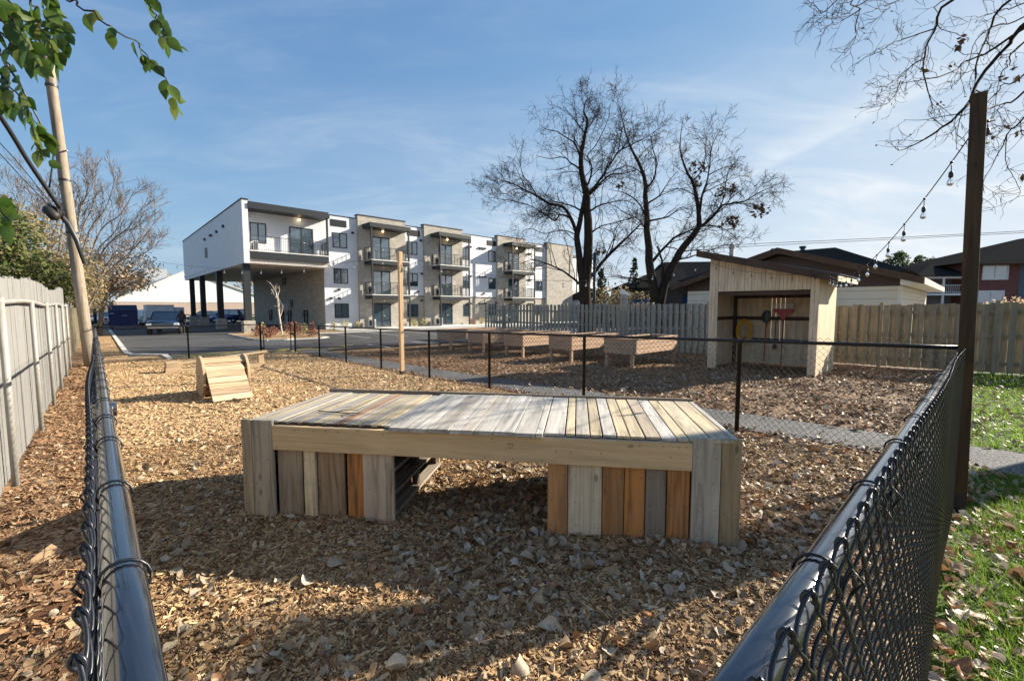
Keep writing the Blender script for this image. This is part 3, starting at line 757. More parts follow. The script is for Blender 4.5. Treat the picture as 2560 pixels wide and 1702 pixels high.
# ------------------------------------------------------------------ weathered white fence on the left
o = PT(-0.64, 2.0); t = thing('board_fence', 'weathered white board fence with pipe posts along the left edge', 'fence', o)
TOPZ = 1.80
m = MB(); b = -1.5; k = 0
while b < 19.2:
    wd = random.uniform(0.13, 0.20); g = random.uniform(0.0005, 0.0022)
    p0, p1 = PT(-0.66, b), PT(-0.66, b + wd)
    th = Vector((-UX, -UY, 0)) * random.uniform(0.018, 0.024)
    jit = random.uniform(-0.02, 0.02) + 0.05 * math.sin(b * 0.8); top = TOPZ + jit + 0.0015*b*b*0.4
    off = Vector((UX, UY, 0)) * random.uniform(-0.004, 0.004)
    bt = [p0 + off, p1 + off, p1 + th + off, p0 + th + off]
    for q_ in bt: q_.z -= 0.05
    tp = [Vector((q_.x, q_.y, top + random.uniform(-0.012, 0.012))) for q_ in bt]
    m.hexa(bt, tp); b += wd + g
m.build('boards', M['white_board'], t, world=True)
PIPEZ = 1.545
m = MB().tube([Vector((*PT(-0.60, bb)[:2], PIPEZ + 0.02*math.sin(bb))) for bb in np.linspace(-1.5, 18.8, 30)], 0.024, 12)
whitepipe = pmat('painted_pipe', (0.29, 0.28, 0.26), 0.5, var=0.12, scale=6)
m.build('top_rail', whitepipe, t, True, world=True)
for i, bb in enumerate((0.9, 3.3, 5.72, 8.4, 10.9, 13.4, 15.9, 18.4)):
    p = PT(-0.59, bb); le = random.uniform(-0.04, 0.06)
    m = MB().tube([p - Vector((0, 0, 0.1)), Vector((p.x - UY*le, p.y + UX*le, PIPEZ + 0.03))], 0.026, 14)
    m.build('pipe_post', whitepipe, t, True, world=True)
# tan fence further along the same side
o = PT(-0.7, 20); t = thing('wooden_fence', 'tan wooden fence beyond the end of the weathered white fence', 'fence', o)
m = MB(); b = 19.3
while b < 44:
    p0, p1 = PT(-0.72, b), PT(-0.72, b + 0.14); th = Vector((-UX, -UY, 0)) * 0.02
    bt = [p0, p1, p1 + th, p0 + th]; m.hexa(bt, [Vector((q_.x, q_.y, G(q_.y) + 1.85 + random.uniform(-.02, .02))) for q_ in bt]); b += 0.15
m.build('boards', M['tanfence'], t, world=True)
for bb in (21, 24, 27, 30, 33): MB().bar(PT(-0.66, bb, -0.1), PT(-0.66, bb, 1.9), 0.09, 0.09, (UX, UY, 0)).build('post', M['tanfence'], t, world=True)

# ------------------------------------------------------------------ shadow-box picket fences behind the beds
def shadow_fence(label, b0, b1, mat, A=18.0, h=2.07):
    t = thing('picket_fence', label, 'fence', PT(A, b0), ROT, 'grey wooden shadow-box fences')
    L = b1 - b0; m = MB(); s = 0.0; n = 0
    def gz(a, s): return G(PT(a, b0 + s).y) - G(PT(A, b0).y)
    while s < L - 0.13:
        for side in (0, 1):
            ss = s + side*0.130; x0 = -0.062 if side == 0 else 0.042
            wd = 0.136 + random.uniform(-0.006, 0.006); z = gz(A, ss)
            tz = z + h + random.uniform(-0.025, 0.025); tl = random.uniform(-0.008, 0.008)
            m.hexa([(x0, ss, z + 0.04), (x0 + .02, ss, z + 0.04), (x0 + .02, ss + wd, z + .04), (x0, ss + wd, z + .04)],
                   [(x0, ss + tl, tz), (x0 + .02, ss + tl, tz), (x0 + .02, ss + wd + tl, tz), (x0, ss + wd + tl, tz)])
        s += 0.262
    m.build('pickets', mat, t)
    for z in (0.3, 1.05, 1.72):
        m = MB(); q = [(0, i*L/12, gz(A, i*L/12) + z) for i in range(13)]
        for p1, p2 in zip(q[:-1], q[1:]): m.bar(p1, p2, 0.036, 0.09)
        m.build('rail', mat, t)
    s = 0.0
    while s < L + 0.1:
        z = gz(A, s); m = MB().box(-0.04, s - 0.045, z - .1, 0.04, s + 0.045, z + h + 0.05); m.box(-0.055, s - 0.06, z + h + 0.052, 0.055, s + 0.06, z + h + 0.075)
        m.build('post', mat, t); s += 2.45
    return t
shadow_fence('weathered grey shadow-box fence behind the raised planters left of the shed', 5.0, 21.5, M['greyfence'])
shadow_fence('tan grey shadow-box fence right of the shed behind the lawn', -10.2, 4.95, M['tanfence'], 18.0, 1.95)
# ------------------------------------------------------------------ the pallet platform
o = Vector((-2.07, 3.317, -0.105)); t = thing('play_platform', 'long low dog platform clad in mismatched pallet boards', 'platform', o, R(-8.45))
PW, PD, PH = 3.59, 1.22, 0.745
GREY, GBR, CRM, BRN, ORG, PNK, OLV, DGR = (.42,.36,.275), (.36,.285,.205), (.74,.60,.39), (.36,.25,.155), (.52,.225,.068), (.53,.42,.315), (.33,.255,.15), (.25,.205,.16)
front = [(0.0, .083, PH, 0, (.46,.37,.25)), (.087, .26, PH, 0, GREY), (.266, .47, .55, .045, GBR), (.497, .592, .56, .02, CRM), (.597, .812, .56, .045, BRN), (.836, .966, .56, .045, ORG), (.972, 1.212, .56, .02, PNK),
         (2.34, 2.476, .56, .02, (.50,.25,.10)), (2.480, 2.711, .56, .03, (.62,.52,.37)), (2.716, 2.859, .56, .04, (.40,.19,.07)), (2.864, 2.998, .56, .04, (.52,.22,.062)), (3.004, 3.137, .56, .045, DGR), (3.143, 3.285, .56, .03, (.55,.235,.07)), (3.291, 3.466, PH, 0, (.43,.385,.315)), (3.470, 3.594, PH, 0, OLV)]
for x0, x1, zt, y, c in front:
    box('front_board', M['board_z'], t, x0, y, -0.03 + random.uniform(0, .012), x1, y + 0.026, zt - (0.004 if zt < .7 else random.uniform(0, .006)), 0.003, c)
m = MB().box(0.263, -0.004, 0.522, 3.288, 0.036, 0.706); m.build('front_beam', M['pine_x'], t, bevel=0.004)
box('beam_cap', M['galv'], t, 2.30, -0.002, 0.7075, 3.287, 0.032, 0.711)
# sides and backs of the two boxes
for x0, x1 in ((0.0, 1.205), (2.345, 3.592)):
    k = 0
    for xs in (x0 + 0.004, x1 - 0.028):
        inner = (xs > 1.0 and xs < 2.4)
        if inner:
            # open pallet sides: three horizontal slats with dark gaps, stringers behind
            for z in (0.03, 0.20, 0.375, 0.55):
                xa_ = xs - .075 if xs < 1.5 else xs
                box('side_slat', M['board_y'], t, xa_, 0.05, z, xa_ + 0.097, PD - 0.03, z + 0.024, 0.002, (.27,.225,.175))
        else:
            y = 0.03
            while y < PD - 0.03:
                wd = random.uniform(.1, .17); y1 = min(PD - .02, y + wd)
                box('side_board', M['board_z'], t, xs, y, -0.03, xs + 0.022, y1 - .004, PH - 0.05, 0.002, random.choice([GREY, GBR, BRN, OLV, PNK])); y = y1
    m = MB()
    for yy in (0.10, 0.62, PD - 0.09): m.box(x0 + 0.03, yy, -0.03, x0 + 0.075, yy + 0.06, PH - .07); m.box(x1 - 0.085, yy, -0.03, x1 - 0.04, yy + 0.06, PH - .07)
    for z in (0.235, 0.46): m.box(x0 + .08, 0.12, z, x1 - .09, PD - .12, z + 0.03)
    if x0 > 1: m.box(x0 + .11, .1, 0, x0 + .13, PD - .1, .6)
    else: m.box(x1 - .13, .1, 0, x1 - .11, PD - .45, .6)
    m.build('pallet_frame', M['dkwoodz'], t)
    box('back_panel', M['board_x'], t, x0 + .03, PD - .025, -0.03, x1 - .03, PD - .002, PH - .09, 0.002, GBR)
m = MB()
for yy in (0.05, 0.58, PD - 0.05): m.box(0.04, yy, PH - 0.135, PW - 0.04, yy + 0.035, PH - 0.042)
m.build('deck_joist', M['dkwood'], t)
m = MB().box(0.0, PD + 0.002, PH - 0.11, PW, PD + 0.03, PH + 0.012); m.build('rear_edge_board', M['board_x'], t, bevel=.003, color=(.28,.22,.16))
# deck planks
def deck(x0, x1, wds, cols, y0, z, th, gap, fr=0.0):
    x = x0; i = 0
    while x < x1 - 0.03:
        wd = wds[i % len(wds)] + random.uniform(-.006, .006); xe = min(x + wd, x1)
        yy = y0 + random.uniform(-fr, fr); zz = z + random.uniform(-.0025, .0025)
        box('deck_board', M['board_y'], t, x, yy, zz, xe - gap, PD - random.uniform(.0, .008), zz + th, 0.003, cols[i % len(cols)])
        x = xe; i += 1
YEL = (.50,.405,.25); GR2 = (.37,.32,.26); LG = (.40,.365,.31); WH = (.49,.46,.415); W2 = (.42,.395,.355); TN = (.52,.43,.285); T2 = (.45,.365,.245)
deck(0.015, 1.20, [.10,.055,.10,.055,.085,.06,.10], [GR2, YEL, LG, (.42,.37,.26), GR2, YEL, (.32,.29,.255), YEL, LG, (.38,.24,.155), GR2, YEL], 0.055, PH - 0.036, .018, .002, .008)
deck(1.205, 2.31, [.145,.14,.155,.09,.085,.14], [W2, WH, (.38,.345,.30), WH, (.46,.41,.35), W2, (.50,.475,.44)], -0.035, PH - 0.034, .030, .003, .004)
deck(2.315, PW, [.142,.072,.105,.085,.092,.088,.095,.105,.10,.085,.14,.13], [WH, TN, LG, T2, WH, TN, TN, (.40,.33,.25), (.51,.485,.45), TN, (.55,.47,.33), TN], 0.0, PH - 0.026, .019, .009, .010)
# dark edge strips under the left planks, screw heads
m = MB()
for i in range(9): m.box(0.28 + i*.10, 0.047, PH - 0.044, 0.28 + i*.10 + .055, 0.053, PH - 0.020)
m.build('pallet_edge', M['dkwood'], t)
m = MB()
for x0, x1, zt, y, c in front:
    for z in (0.08, 0.26, 0.44) + ((0.62,) if zt > .7 else ()):
        for xx in (x0 + (x1 - x0)*.22, x0 + (x1 - x0)*.78):
            m.lathe([(0.0035, 0), (0.0035, 0.002)], 8, (0, 0, 0)); v = m.V[-1].copy(); m.V[-1] = np.stack([v[:, 0] + xx + random.uniform(-.008, .008), -v[:, 2] + y - 0.0005, v[:, 1] + z + random.uniform(-.01, .01)], -1)
for i in range(60):
    xx = 0.3 + i*.05; zz = random.choice((.545, .612, .68))
    if random.random() < .45:
        m.lathe([(0.004, 0), (0.004, 0.002)], 8, (0, 0, 0)); v = m.V[-1].copy(); m.V[-1] = np.stack([v[:, 0] + xx, -v[:, 2] - 0.0045, v[:, 1] + zz], -1)
for i in range(150):
    xx, yy = random.uniform(.05, PW - .05), random.choice((.1, .6, 1.12)) + random.uniform(-.02, .02)
    m.lathe([(0.0038, 0), (0.0038, 0.0012)], 8, (xx, yy, PH - 0.0035 if 1.205 < xx < 2.31 else (PH - 0.0165 if xx < 1.2 else PH - .0055)))
tag(m.build('screw_heads', M['darkmetal'], t), kind='stuff')
# stamped digits on the beam
def text_obj(name, body, size, parent, loc, rot, mat, ext=0.0006):
    cu = bpy.data.curves.new(name, 'FONT'); cu.body = body; cu.size = size; cu.extrude = ext; cu.align_x = 'CENTER'; cu.align_y = 'CENTER'
    ob = bpy.data.objects.new(name, cu); COL.objects.link(ob); cu.materials.append(mat); ob.parent = parent; ob.location = loc; ob.rotation_euler = rot; return ob
ink = pmat('brown_stamp_ink', (0.20, 0.12, 0.05), 0.8)
stamp = text_obj('stamp_curve', '13', 0.05, t, (2.085, -0.0046, 0.635), (R(90), R(-90), 0), ink)
bpy.context.view_layer.update(); dg = bpy.context.evaluated_depsgraph_get()
sm = bpy.data.objects.new('stamp', bpy.data.meshes.new_from_object(stamp.evaluated_get(dg))); COL.objects.link(sm); sm.parent = t; sm.location = stamp.location; sm.rotation_euler = stamp.rotation_euler
if not sm.data.materials: sm.data.materials.append(ink)
bpy.data.objects.remove(stamp)
# twig and leaf bits lying on the deck
tw = thing('twig', 'thin forked dead twig lying on the left end of the platform', 'twig', (0, 0, 0))
Mx = Matrix.Translation(o) @ Matrix.Rotation(R(-8.45), 4, 'Z')
def dk(x, y, z=0.0): return Mx @ Vector((x, y, PH + z - 0.008))
tw.location = dk(.55, .33)
m = MB().tube([dk(.42, .36), dk(.56, .33, .006), dk(.70, .32, .002), dk(.82, .30, .012)], [.005, .0045, .0035, .002], 6).tube([dk(.58, .33, .005), dk(.66, .40, .012), dk(.74, .43, .002)], [.0035, .003, .0015], 6).tube([dk(.68, .32, .003), dk(.74, .26, .008), dk(.80, .25, .002)], [.003, .002, .001], 6)
m.build('twig_stem', M['twig'], tw, True, world=True)

# ------------------------------------------------------------------ spool ramp and balance beam
o = Vector((-6.04, 8.47, G(8.47))); t = thing('dog_ramp', 'dog climbing ramp of pale slats between two wooden spool discs', 'ramp', o, ROT)
RD = 0.40
spoolwood = wood('spool_wood', 'z', (0.50, 0.37, 0.23), 0.7, weather=0.15)
slatwood = wood('slat_wood', 'x', (0.47, 0.345, 0.215), 0.7, weather=0.1)
for xs in (0.0, 0.74):
    m = MB(); v = []; n = 40
    for dx in (0, 0.045):
        for i in range(n): an = 2*math.pi*i/n; v.append((xs + dx, RD*math.cos(an), RD + RD*math.sin(an)))
    m.add(v, [tuple(range(n))[::-1], tuple(range(n, 2*n))] + [(i, (i+1) % n, n + (i+1) % n, n + i) for i in range(n)])
    d = m.build('spool_disc', spoolwood, t, bevel=0.006)
    mm = MB()
    for (yy, zz, r) in ((0, RD, .035), (.12, RD + .10, .012), (-.12, RD - .10, .012), (.12, RD - .1, .012), (-.12, RD + .1, .012)):
        mm.lathe([(r, 0), (r, .003)], 12); v = mm.V[-1].copy(); mm.V[-1] = np.stack([xs - v[:, 2] - 0.0005, v[:, 0] + yy, v[:, 1] + zz], -1)
    mm.build('bolt_hole', M['darkmetal'], d)
m = MB()
for i in range(14):
    an = 2*math.pi*i/14; r = 0.30
    p = Vector((0.05, r*math.cos(an), RD + r*math.sin(an))); m.bar(p, p + Vector((.685, 0, 0)), 0.022, 0.125, (0, math.cos(an), math.sin(an)))
m.build('spool_barrel', slatwood, t)
def ramp_side(sg):
    y0, z0, y1, z1 = sg*0.14, 0.70, sg*0.93, 0.03
    d = Vector((0, y1 - y0, z1 - z0)); L = d.length; d.normalize(); nrm = Vector((0, sg*abs(d.z), abs(d.y)))
    m = MB()
    for xs in (0.085, 0.655): m.bar((xs, y0, z0 - .05), (xs, y1, z1 - .05), 0.036, 0.085, nrm)
    m.build('ramp_stringer', slatwood, t)
    ns = 7; s = 0.0
    for i in range(ns):
        a = i*L/ns; c = Vector((0.055, y0, z0)) + d*(a + L/ns/2) + nrm*0.012
        mb = MB().bar(c, c + Vector((.63 + random.uniform(-.006, .006), 0, 0)), L/ns - random.uniform(.006, .012), 0.024, nrm)
        mb.build('ramp_slat', M['board_x'], t, bevel=0.003, color=random.choice([(.56,.43,.27), (.50,.36,.22), (.43,.30,.19), (.60,.47,.31)]))
ramp_side(-1); ramp_side(1)
m = MB()
for i in range(4):
    an = R(62 + i*18); p = Vector((0.05, -0.33*math.cos(an)*1.0, RD + .345*math.sin(an))); m.bar(p, p + Vector((.685, 0, 0)), 0.115, 0.024, (0, -math.cos(an), math.sin(an)))
m.build('top_slat', slatwood, t, bevel=.003)

o = gp(412, 932); t = thing('balance_beam', 'low balance beam of pale planks on a timber block behind the spool ramp', 'balance beam', o, ROT)
m = MB().box(0, -.22, -0.03, .36, .22, 0.14).box(0.02, -.2, .142, .34, .2, .30); m.build('timber_block', slatwood, t, bevel=.008)
MB().hexa([(.34, -.16, .22), (2.6, -.16, .42), (2.6, .12, .42), (.34, .12, .22)], [(.34, -.16, .26), (2.6, -.16, .46), (2.6, .12, .46), (.34, .12, .26)]).build('upper_plank', slatwood, t, bevel=.004)
MB().box(.362, -.2, -.02, 2.5, .16, .09).build('lower_plank', slatwood, t, bevel=.004)
MB().box(2.35, -.1, .092, 2.5, .06, .405).build('support_block', slatwood, t, bevel=.004)

# ------------------------------------------------------------------ timber posts
def post(name, label, base, top, wd, mat, tar):
    t = thing(name, label, 'post', base, ROT)
    b, tp = Vector(base), Vector(top); L = tp - b
    Mz = Matrix.Rotation(-ROT, 3, 'Z'); e = Mz @ L
    h = wd/2
    def sq(z, h): k = z/e.z; return [(e.x*k - h, e.y*k - h, z), (e.x*k + h, e.y*k - h, z), (e.x*k + h, e.y*k + h, z), (e.x*k - h, e.y*k + h, z)]
    MB().hexa(sq(-.1, h), sq(e.z, h)).build('timber', mat, t, bevel=0.004)
    MB().hexa(sq(-.1, h + .002), sq(tar, h + .002)).build('tarred_foot', M['tar'], t)
    return t
PBASE = Vector((3.47, 3.33, G(3.33))); PTOP = Vector((3.385, 3.33, 3.03))
post('timber_post', 'tall square brown timber post standing by the corner of the right fence', PBASE, PTOP, 0.088, M['postwood'], 0.16)
m = MB()
p = PBASE + Vector((0, 0, 1.13)); Mz = Matrix.Rotation(ROT, 3, 'Z')
q = [p + Mz @ Vector((sx_*.0665, sy_*.0665, 0)) for sx_, sy_ in ((-1,-1),(1,-1),(1,1),(-1,1),(-1,-1))]
q = [v + Vector((-.035, 0, .01*math.sin(i*2))) for i, v in enumerate(q)]
MBASE = Vector((-3.02, 12.05, G(12.05))); MTOP = MBASE + Vector((0.0, 0, 3.33))
post('timber_post', 'slim pale timber post in the mulch pen between the platform and the path fence', MBASE, MTOP, 0.10, M['postwood2'], 0.10)

# ------------------------------------------------------------------ raised planters
def planter(label, p, group='raised wooden planters on legs'):
    t = thing('raised_planter', label, 'planter', p, ROT, group)
    L, Wd, H, D = 2.75, 1.0, 0.905, 0.45
    for (x, y) in ((.045, .045), (L - .045, .045), (.045, Wd - .045), (L - .045, Wd - .045)):
        box('leg', M['cedar'], t, x - .045, y - .045, -.08, x + .045, y + .045, H - .035, .004)
    for k in range(3):
        z0 = H - D + k*.15
        z0 += .002*k
        box('long_side_board', M['cedar'], t, -.004, -.03, z0 - .03, L + .004, -.0005, z0 + .110, .003)
        box('long_side_board', M['cedar'], t, -.004, Wd + .0005, z0 - .03, L + .004, Wd + .03, z0 + .115, .003)
        for xs in (-.031, L + .0045): box('end_board', M['cedar'], t, xs, -.03, z0 - .03, xs + .0265, Wd + .03, z0 + .115, .003)
    m = MB()
    m.box(-.05, -.05, H - .032, L + .05, .06, H); m.box(-.05, Wd - .06, H - .032, L + .05, Wd + .05, H)
    m.box(-.05, .0605, H - .032, .06, Wd - .0605, H); m.box(L - .06, .0605, H - .032, L + .05, Wd - .0605, H); m.build('rim', M['cedar'], t)
    box('soil', M['soilp'], t, .03, .03, H - D + .02, L - .03, Wd - .03, H - .09)
    return t
M['soilp'] = ground_mat('planter_soil', [(0.3, (0.03, 0.02, 0.012)), (0.7, (0.12, 0.075, 0.045))], 2, 30)
BED0 = (3.67, 13.38)
ad, bd = AB(BED0)
lab = ['raised wooden planter nearest the open shed, its long side half in shade', 'raised wooden planter next to the one nearest the shed', 'middle raised wooden planter of the row, with two planters on either side', 'raised wooden planter next to the one nearest the parking lot', 'raised wooden planter farthest from the shed beside the parking lot']
pr = None
for i in range(5):
    p = PT(ad, bd + 2.37*i)
    if pr is None: pr = planter(lab[0], p)
    else: dup(pr, p, None, lab[i])

# ------------------------------------------------------------------ the open shed and its tools
FR = (8.0, 11.58); sa, sb = AB(FR)
o = PT(sa, sb); t = thing('garden_shed', 'open-fronted pale pine garden shed with a sloping brown roof', 'shed', o, ROT)
SW, SD = 2.83, 2.0                     # width along w (y), depth along u (x)
zl = lambda y: 2.64 + (3.36 - 2.64)*y/SW           # eave height along the front
gz = lambda x, y: G(PT(sa + x, sb + y).y) - o.z - .05
def planks(m, x0, y0, x1, y1, zb, zt, wd=0.09, gap=.0065):
    """vertical tongue boards from (x0,y0) to (x1,y1) with bottom and top height functions"""
    p, q = Vector((x0, y0)), Vector((x1, y1)); L = (q - p).length; n = max(1, round(L/wd)); d = (q - p)/n
    nrm = Vector((-d.y, d.x)).normalized()*0.02
    for i in range(n):
        a, b = p + d*i, p + d*(i + 1) - d.normalized()*gap
        m.hexa([(*a, zb(a.x, a.y)), (*b, zb(b.x, b.y)), (*(b + nrm), zb(b.x, b.y)), (*(a + nrm), zb(a.x, a.y))],
               [(*a, zt(a.x, a.y)), (*b, zt(b.x, b.y)), (*(b + nrm), zt(b.x, b.y)), (*(a + nrm), zt(a.x, a.y))])
OT = 2.30
m = MB(); planks(m, 0, SW, 0, 2.57, gz, lambda x, y: zl(y)); planks(m, 0, .19, 0, 0, gz, lambda x, y: zl(y)); planks(m, 0, 2.566, 0, .194, lambda x, y: OT, lambda x, y: zl(y))
m.build('front_wall', M['shedwood'], t)
m = MB(); planks(m, 0.022, 0, SD, 0, gz, lambda x, y: zl(0)); m.build('side_wall', M['shedwood'], t)
m = MB(); planks(m, SD, SW, 0.022, SW, gz, lambda x, y: zl(SW)); m.build('side_wall', M['shedwood'], t)
m = MB(); planks(m, SD, SW - .03, SD, 1.80, lambda x, y: gz(x, y) + .12, lambda x, y: zl(y), .10, .0015); planks(m, SD, 1.80, SD, 1.30, lambda x, y: gz(x, y) + .12, lambda x, y: zl(y), .125, .006); planks(m, SD, 1.299, SD, .03, lambda x, y: gz(x, y) + .12, lambda x, y: zl(y), .10, .0015); m.build('back_wall', M['shedwood'], t)
m = MB()
for x, y in ((.03, .03), (.03, SW - .12), (SD - .11, .03), (SD - .11, SW - .12)): m.box(x, y, gz(x, y), x + .09, y + .09, zl(y) - .02)
m.build('corner_post', M['dkwoodz'], t)
m = MB(); m.box(SD - .06, .13, 1.42, SD - .02, SW - .13, 1.53); m.box(.13, SW - .06, 1.42, SD - .12, SW - .02, 1.53); m.box(SD - .06, .13, .72, SD - .02, SW - .13, .83); m.box(SD - .075, .125, 2.12, SD - .02, SW - .125, 2.32)
m.box(.04, .13, OT - .13, .08, SW - .13, OT - .004); m.build('wall_rail', M['dkwood'], t)
x0, x1 = -.30, SD + .22
def roofz(y): return zl(y) + .015
y0, y1 = -.42, SW + .30
MB().hexa([(x0, y0, roofz(y0)), (x1, y0, roofz(y0)), (x1, y1, roofz(y1)), (x0, y1, roofz(y1))], [(x0, y0, roofz(y0) + .09), (x1, y0, roofz(y0) + .09), (x1, y1, roofz(y1) + .09), (x0, y1, roofz(y1) + .09)]).build('roof', M['rust'], t)
MB().hexa([(x0 - .03, y0, roofz(y0) - .09), (x0 - .004, y0, roofz(y0) - .09), (x0 - .004, y1, roofz(y1) - .09), (x0 - .03, y1, roofz(y1) - .09)], [(x0 - .03, y0, roofz(y0) + .11), (x0 - .004, y0, roofz(y0) + .11), (x0 - .004, y1, roofz(y1) + .11), (x0 - .03, y1, roofz(y1) + .11)]).build('fascia', M['dkwood'], t)
box('eave_board', M['shedwood'], t, x0, y0 - .03, roofz(y0) - .07, x1, y0 - .004, roofz(y0) + .075)
MB().hexa([(x0, y0 - .06, roofz(y0) + .093), (x1, y0 - .06, roofz(y0) + .093), (x1, y1, roofz(y1) + .095), (x0, y1, roofz(y1) + .095)], [(x0, y0 - .06, roofz(y0) + .105), (x1, y0 - .06, roofz(y0) + .105), (x1, y1, roofz(y1) + .108), (x0, y1, roofz(y1) + .108)]).build('roof_sheet', pmat('roof_sheet_blue', (.16, .19, .26), .35, metal=.3), t)
# tools: positions from the shed frame (x depth, y along the front from the right corner)
Sh = Matrix.Translation(o) @ Matrix.Rotation(ROT, 4, 'Z')
def sp(x, y, z): return Sh @ Vector((x, y, z))
t = thing('garden_hose', 'coiled yellow garden hose hanging on the shed back wall', 'hose', sp(SD - .12, 2.42, 1.42), ROT)
m = MB()
yel = pmat('yellow_hose', (.72, .42, .035), .45)
for k in range(14):
    an = np.linspace(0, 2*np.pi, 40); ry, rz = .155 + .021*(k % 5), .30 + .024*(k % 5)
    m.tube(np.stack([-.02*(k//2) + .004*np.sin(3*an + k), ry*np.sin(an) + .01*math.sin(k*2), -.38 + rz*np.cos(an)], -1), .012, 8, False)
m.build('hose_coil', yel, t, True)
m = MB().tube([(-.03, .05, -.60), (-.05, -.06, -.68), (-.04, -.12, -.55)], .010, 8); m.build('hose_end', yel, t, True)
t = thing('shovel', 'upside down shovel with a black blade and red handle against the shed wall', 'shovel', sp(SD - .14, 1.77, gz(SD, 1.8) + .20), ROT)
red = pmat('red_plastic', (.42, .03, .025), .4)
MB().tube([(-.10, 0, 0.0), (-.02, 0, 1.28)], .017, 10).build('handle', red, t, True)
m = MB(); v = []; f = []
prof = [(0.0, .03), (.06, .115), (.2, .135), (.3, .12), (.37, .07), (.40, .0)]
nn = 7
for zz_, ww_ in prof:
    for i in range(nn): s = i/(nn - 1)*2 - 1; v.append((-.035 - .04*(1 - s*s), ww_*s, 1.24 + zz_))
for i in range(nn):
    pass
n1_ = len(v); v += [(x + .012, y, z) for x, y, z in v]
for r_ in range(len(prof) - 1):
    for i in range(nn - 1):
        a = r_*nn + i; f.append((a, a + 1, a + nn + 1, a + nn)); f.append((n1_ + a, n1_ + a + nn, n1_ + a + nn + 1, n1_ + a + 1))
m.add(v, f).build('blade', pmat('black_blade', (.045, .05, .06), .4), t, True)
t = thing('leaf_rake', 'red fan rake with white tines hung upside down on the shed wall', 'rake', sp(SD - .13, 1.30, gz(SD, 1.3) + .12), ROT)
MB().tube([(-.06, 0, 0), (-.02, 0, 1.50)], .014, 10).build('handle', M['dkwoodz'], t, True)
m = MB().prism([(-.03, 1.42), (.03, 1.42), (.14, 1.60), (.27, 1.68), (.27, 1.76), (-.27, 1.76), (-.27, 1.68), (-.14, 1.60)], -.045, -.02, 'x'); m.build('fan_head', red, t)
m = MB(); wt = pmat('white_tines', (.75, .75, .72), .5)
for i in range(22): y = -.26 + i*.0248; m.box(-.040, y, 1.762, -.028, y + .017, 1.90)
m.box(-.044, -.27, 1.90, -.026, .275, 1.915); m.build('tines', wt, t)
t = thing('hand_broom', 'thin dark tool handle leaning on the shed wall right of the rake', 'tool', sp(SD - .12, 1.52, gz(SD, 1.5) + .75), ROT)
MB().tube([(0, 0, 0), (.03, 0, .85)], .012, 8).build('handle', M['dkwoodz'], t, True); MB().box(-.02, -.05, -.16, .02, .05, 0.0).build('head', M['darkmetal'], t, bevel=.006)

# ------------------------------------------------------------------ string lights
def string_light(label, p, q, sag, n, drop=0.07, skip=(), group='strings of clear bulbs'):
    p, q = Vector(p), Vector(q); t = thing('string_light', label, 'string light', p, 0, group)
    pts = [p.lerp(q, i/40) - Vector((0, 0, sag*4*(i/40)*(1 - i/40))) for i in range(41)]
    MB().tube(pts, .0048, 6).build('cable', M['darkmetal'], t, True, world=True)
    for k in range(n):
        s = (k + .5)/n
        if k in skip: continue
        c = p.lerp(q, s) - Vector((0, 0, sag*4*s*(1 - s)))
        tilt = Vector((random.uniform(-.12, .12), random.uniform(-.12, .12), -1)).normalized()
        e = c + tilt*drop
        m = MB().tube([c, e], .0035, 6)
        n0 = len(m.V); m.lathe([(.006, 0), (.015, -.010), (.016, -.042), (.013, -.050)], 12, e); m.lathe([(.009, .008), (.011, 0), (.009, -.01)], 8, c)
        s_ = m.build('socket', M['darkmetal'], t, True, world=True)
        m = MB().lathe([(.010, -.050), (.013, -.058), (.022, -.078), (.024, -.092), (.020, -.106), (.010, -.115), (.002, -.117)], 14, e, cap=False)
        b = m.build('bulb', M['bulb'], t, True, world=True); b.parent = s_
        MB().tube([e + Vector((0, 0, -.055)), e + Vector((.004, 0, -.09)), e + Vector((-.003, 0, -.10))], .0022, 5).build('filament', M['galv'], t, True, world=True).parent = s_
    return t
shed_r = sp(-.33, -.25, 2.62)
string_light('string of clear bulbs rising from the shed eave to the tall brown post', PTOP + Vector((-.03, .02, -.30)), shed_r, .42, 13)
string_light('dark string of bulbs draped across the front of the open shed', shed_r + Vector((-.05, 0, .06)), sp(-.06, SW + .05, 3.18), .16, 6)
shed_l = sp(-.1, SW + .1, 3.20)
string_light('string of clear bulbs sagging from the slim pale post to the shed', MTOP + Vector((.06, .06, -.10)), shed_l, .62, 13)
string_light('string of clear bulbs between the utility pole and the slim pale post', at(330, 640, 20.0), MTOP + Vector((-.06, .04, -.1)), .45, 14)
t = string_light('single clear bulb dangling right of the tall brown post top', PTOP + Vector((.045, .02, -.15)), PTOP + Vector((.16, .03, -.17)), .02, 1, .05)
t['category'] = 'string light'

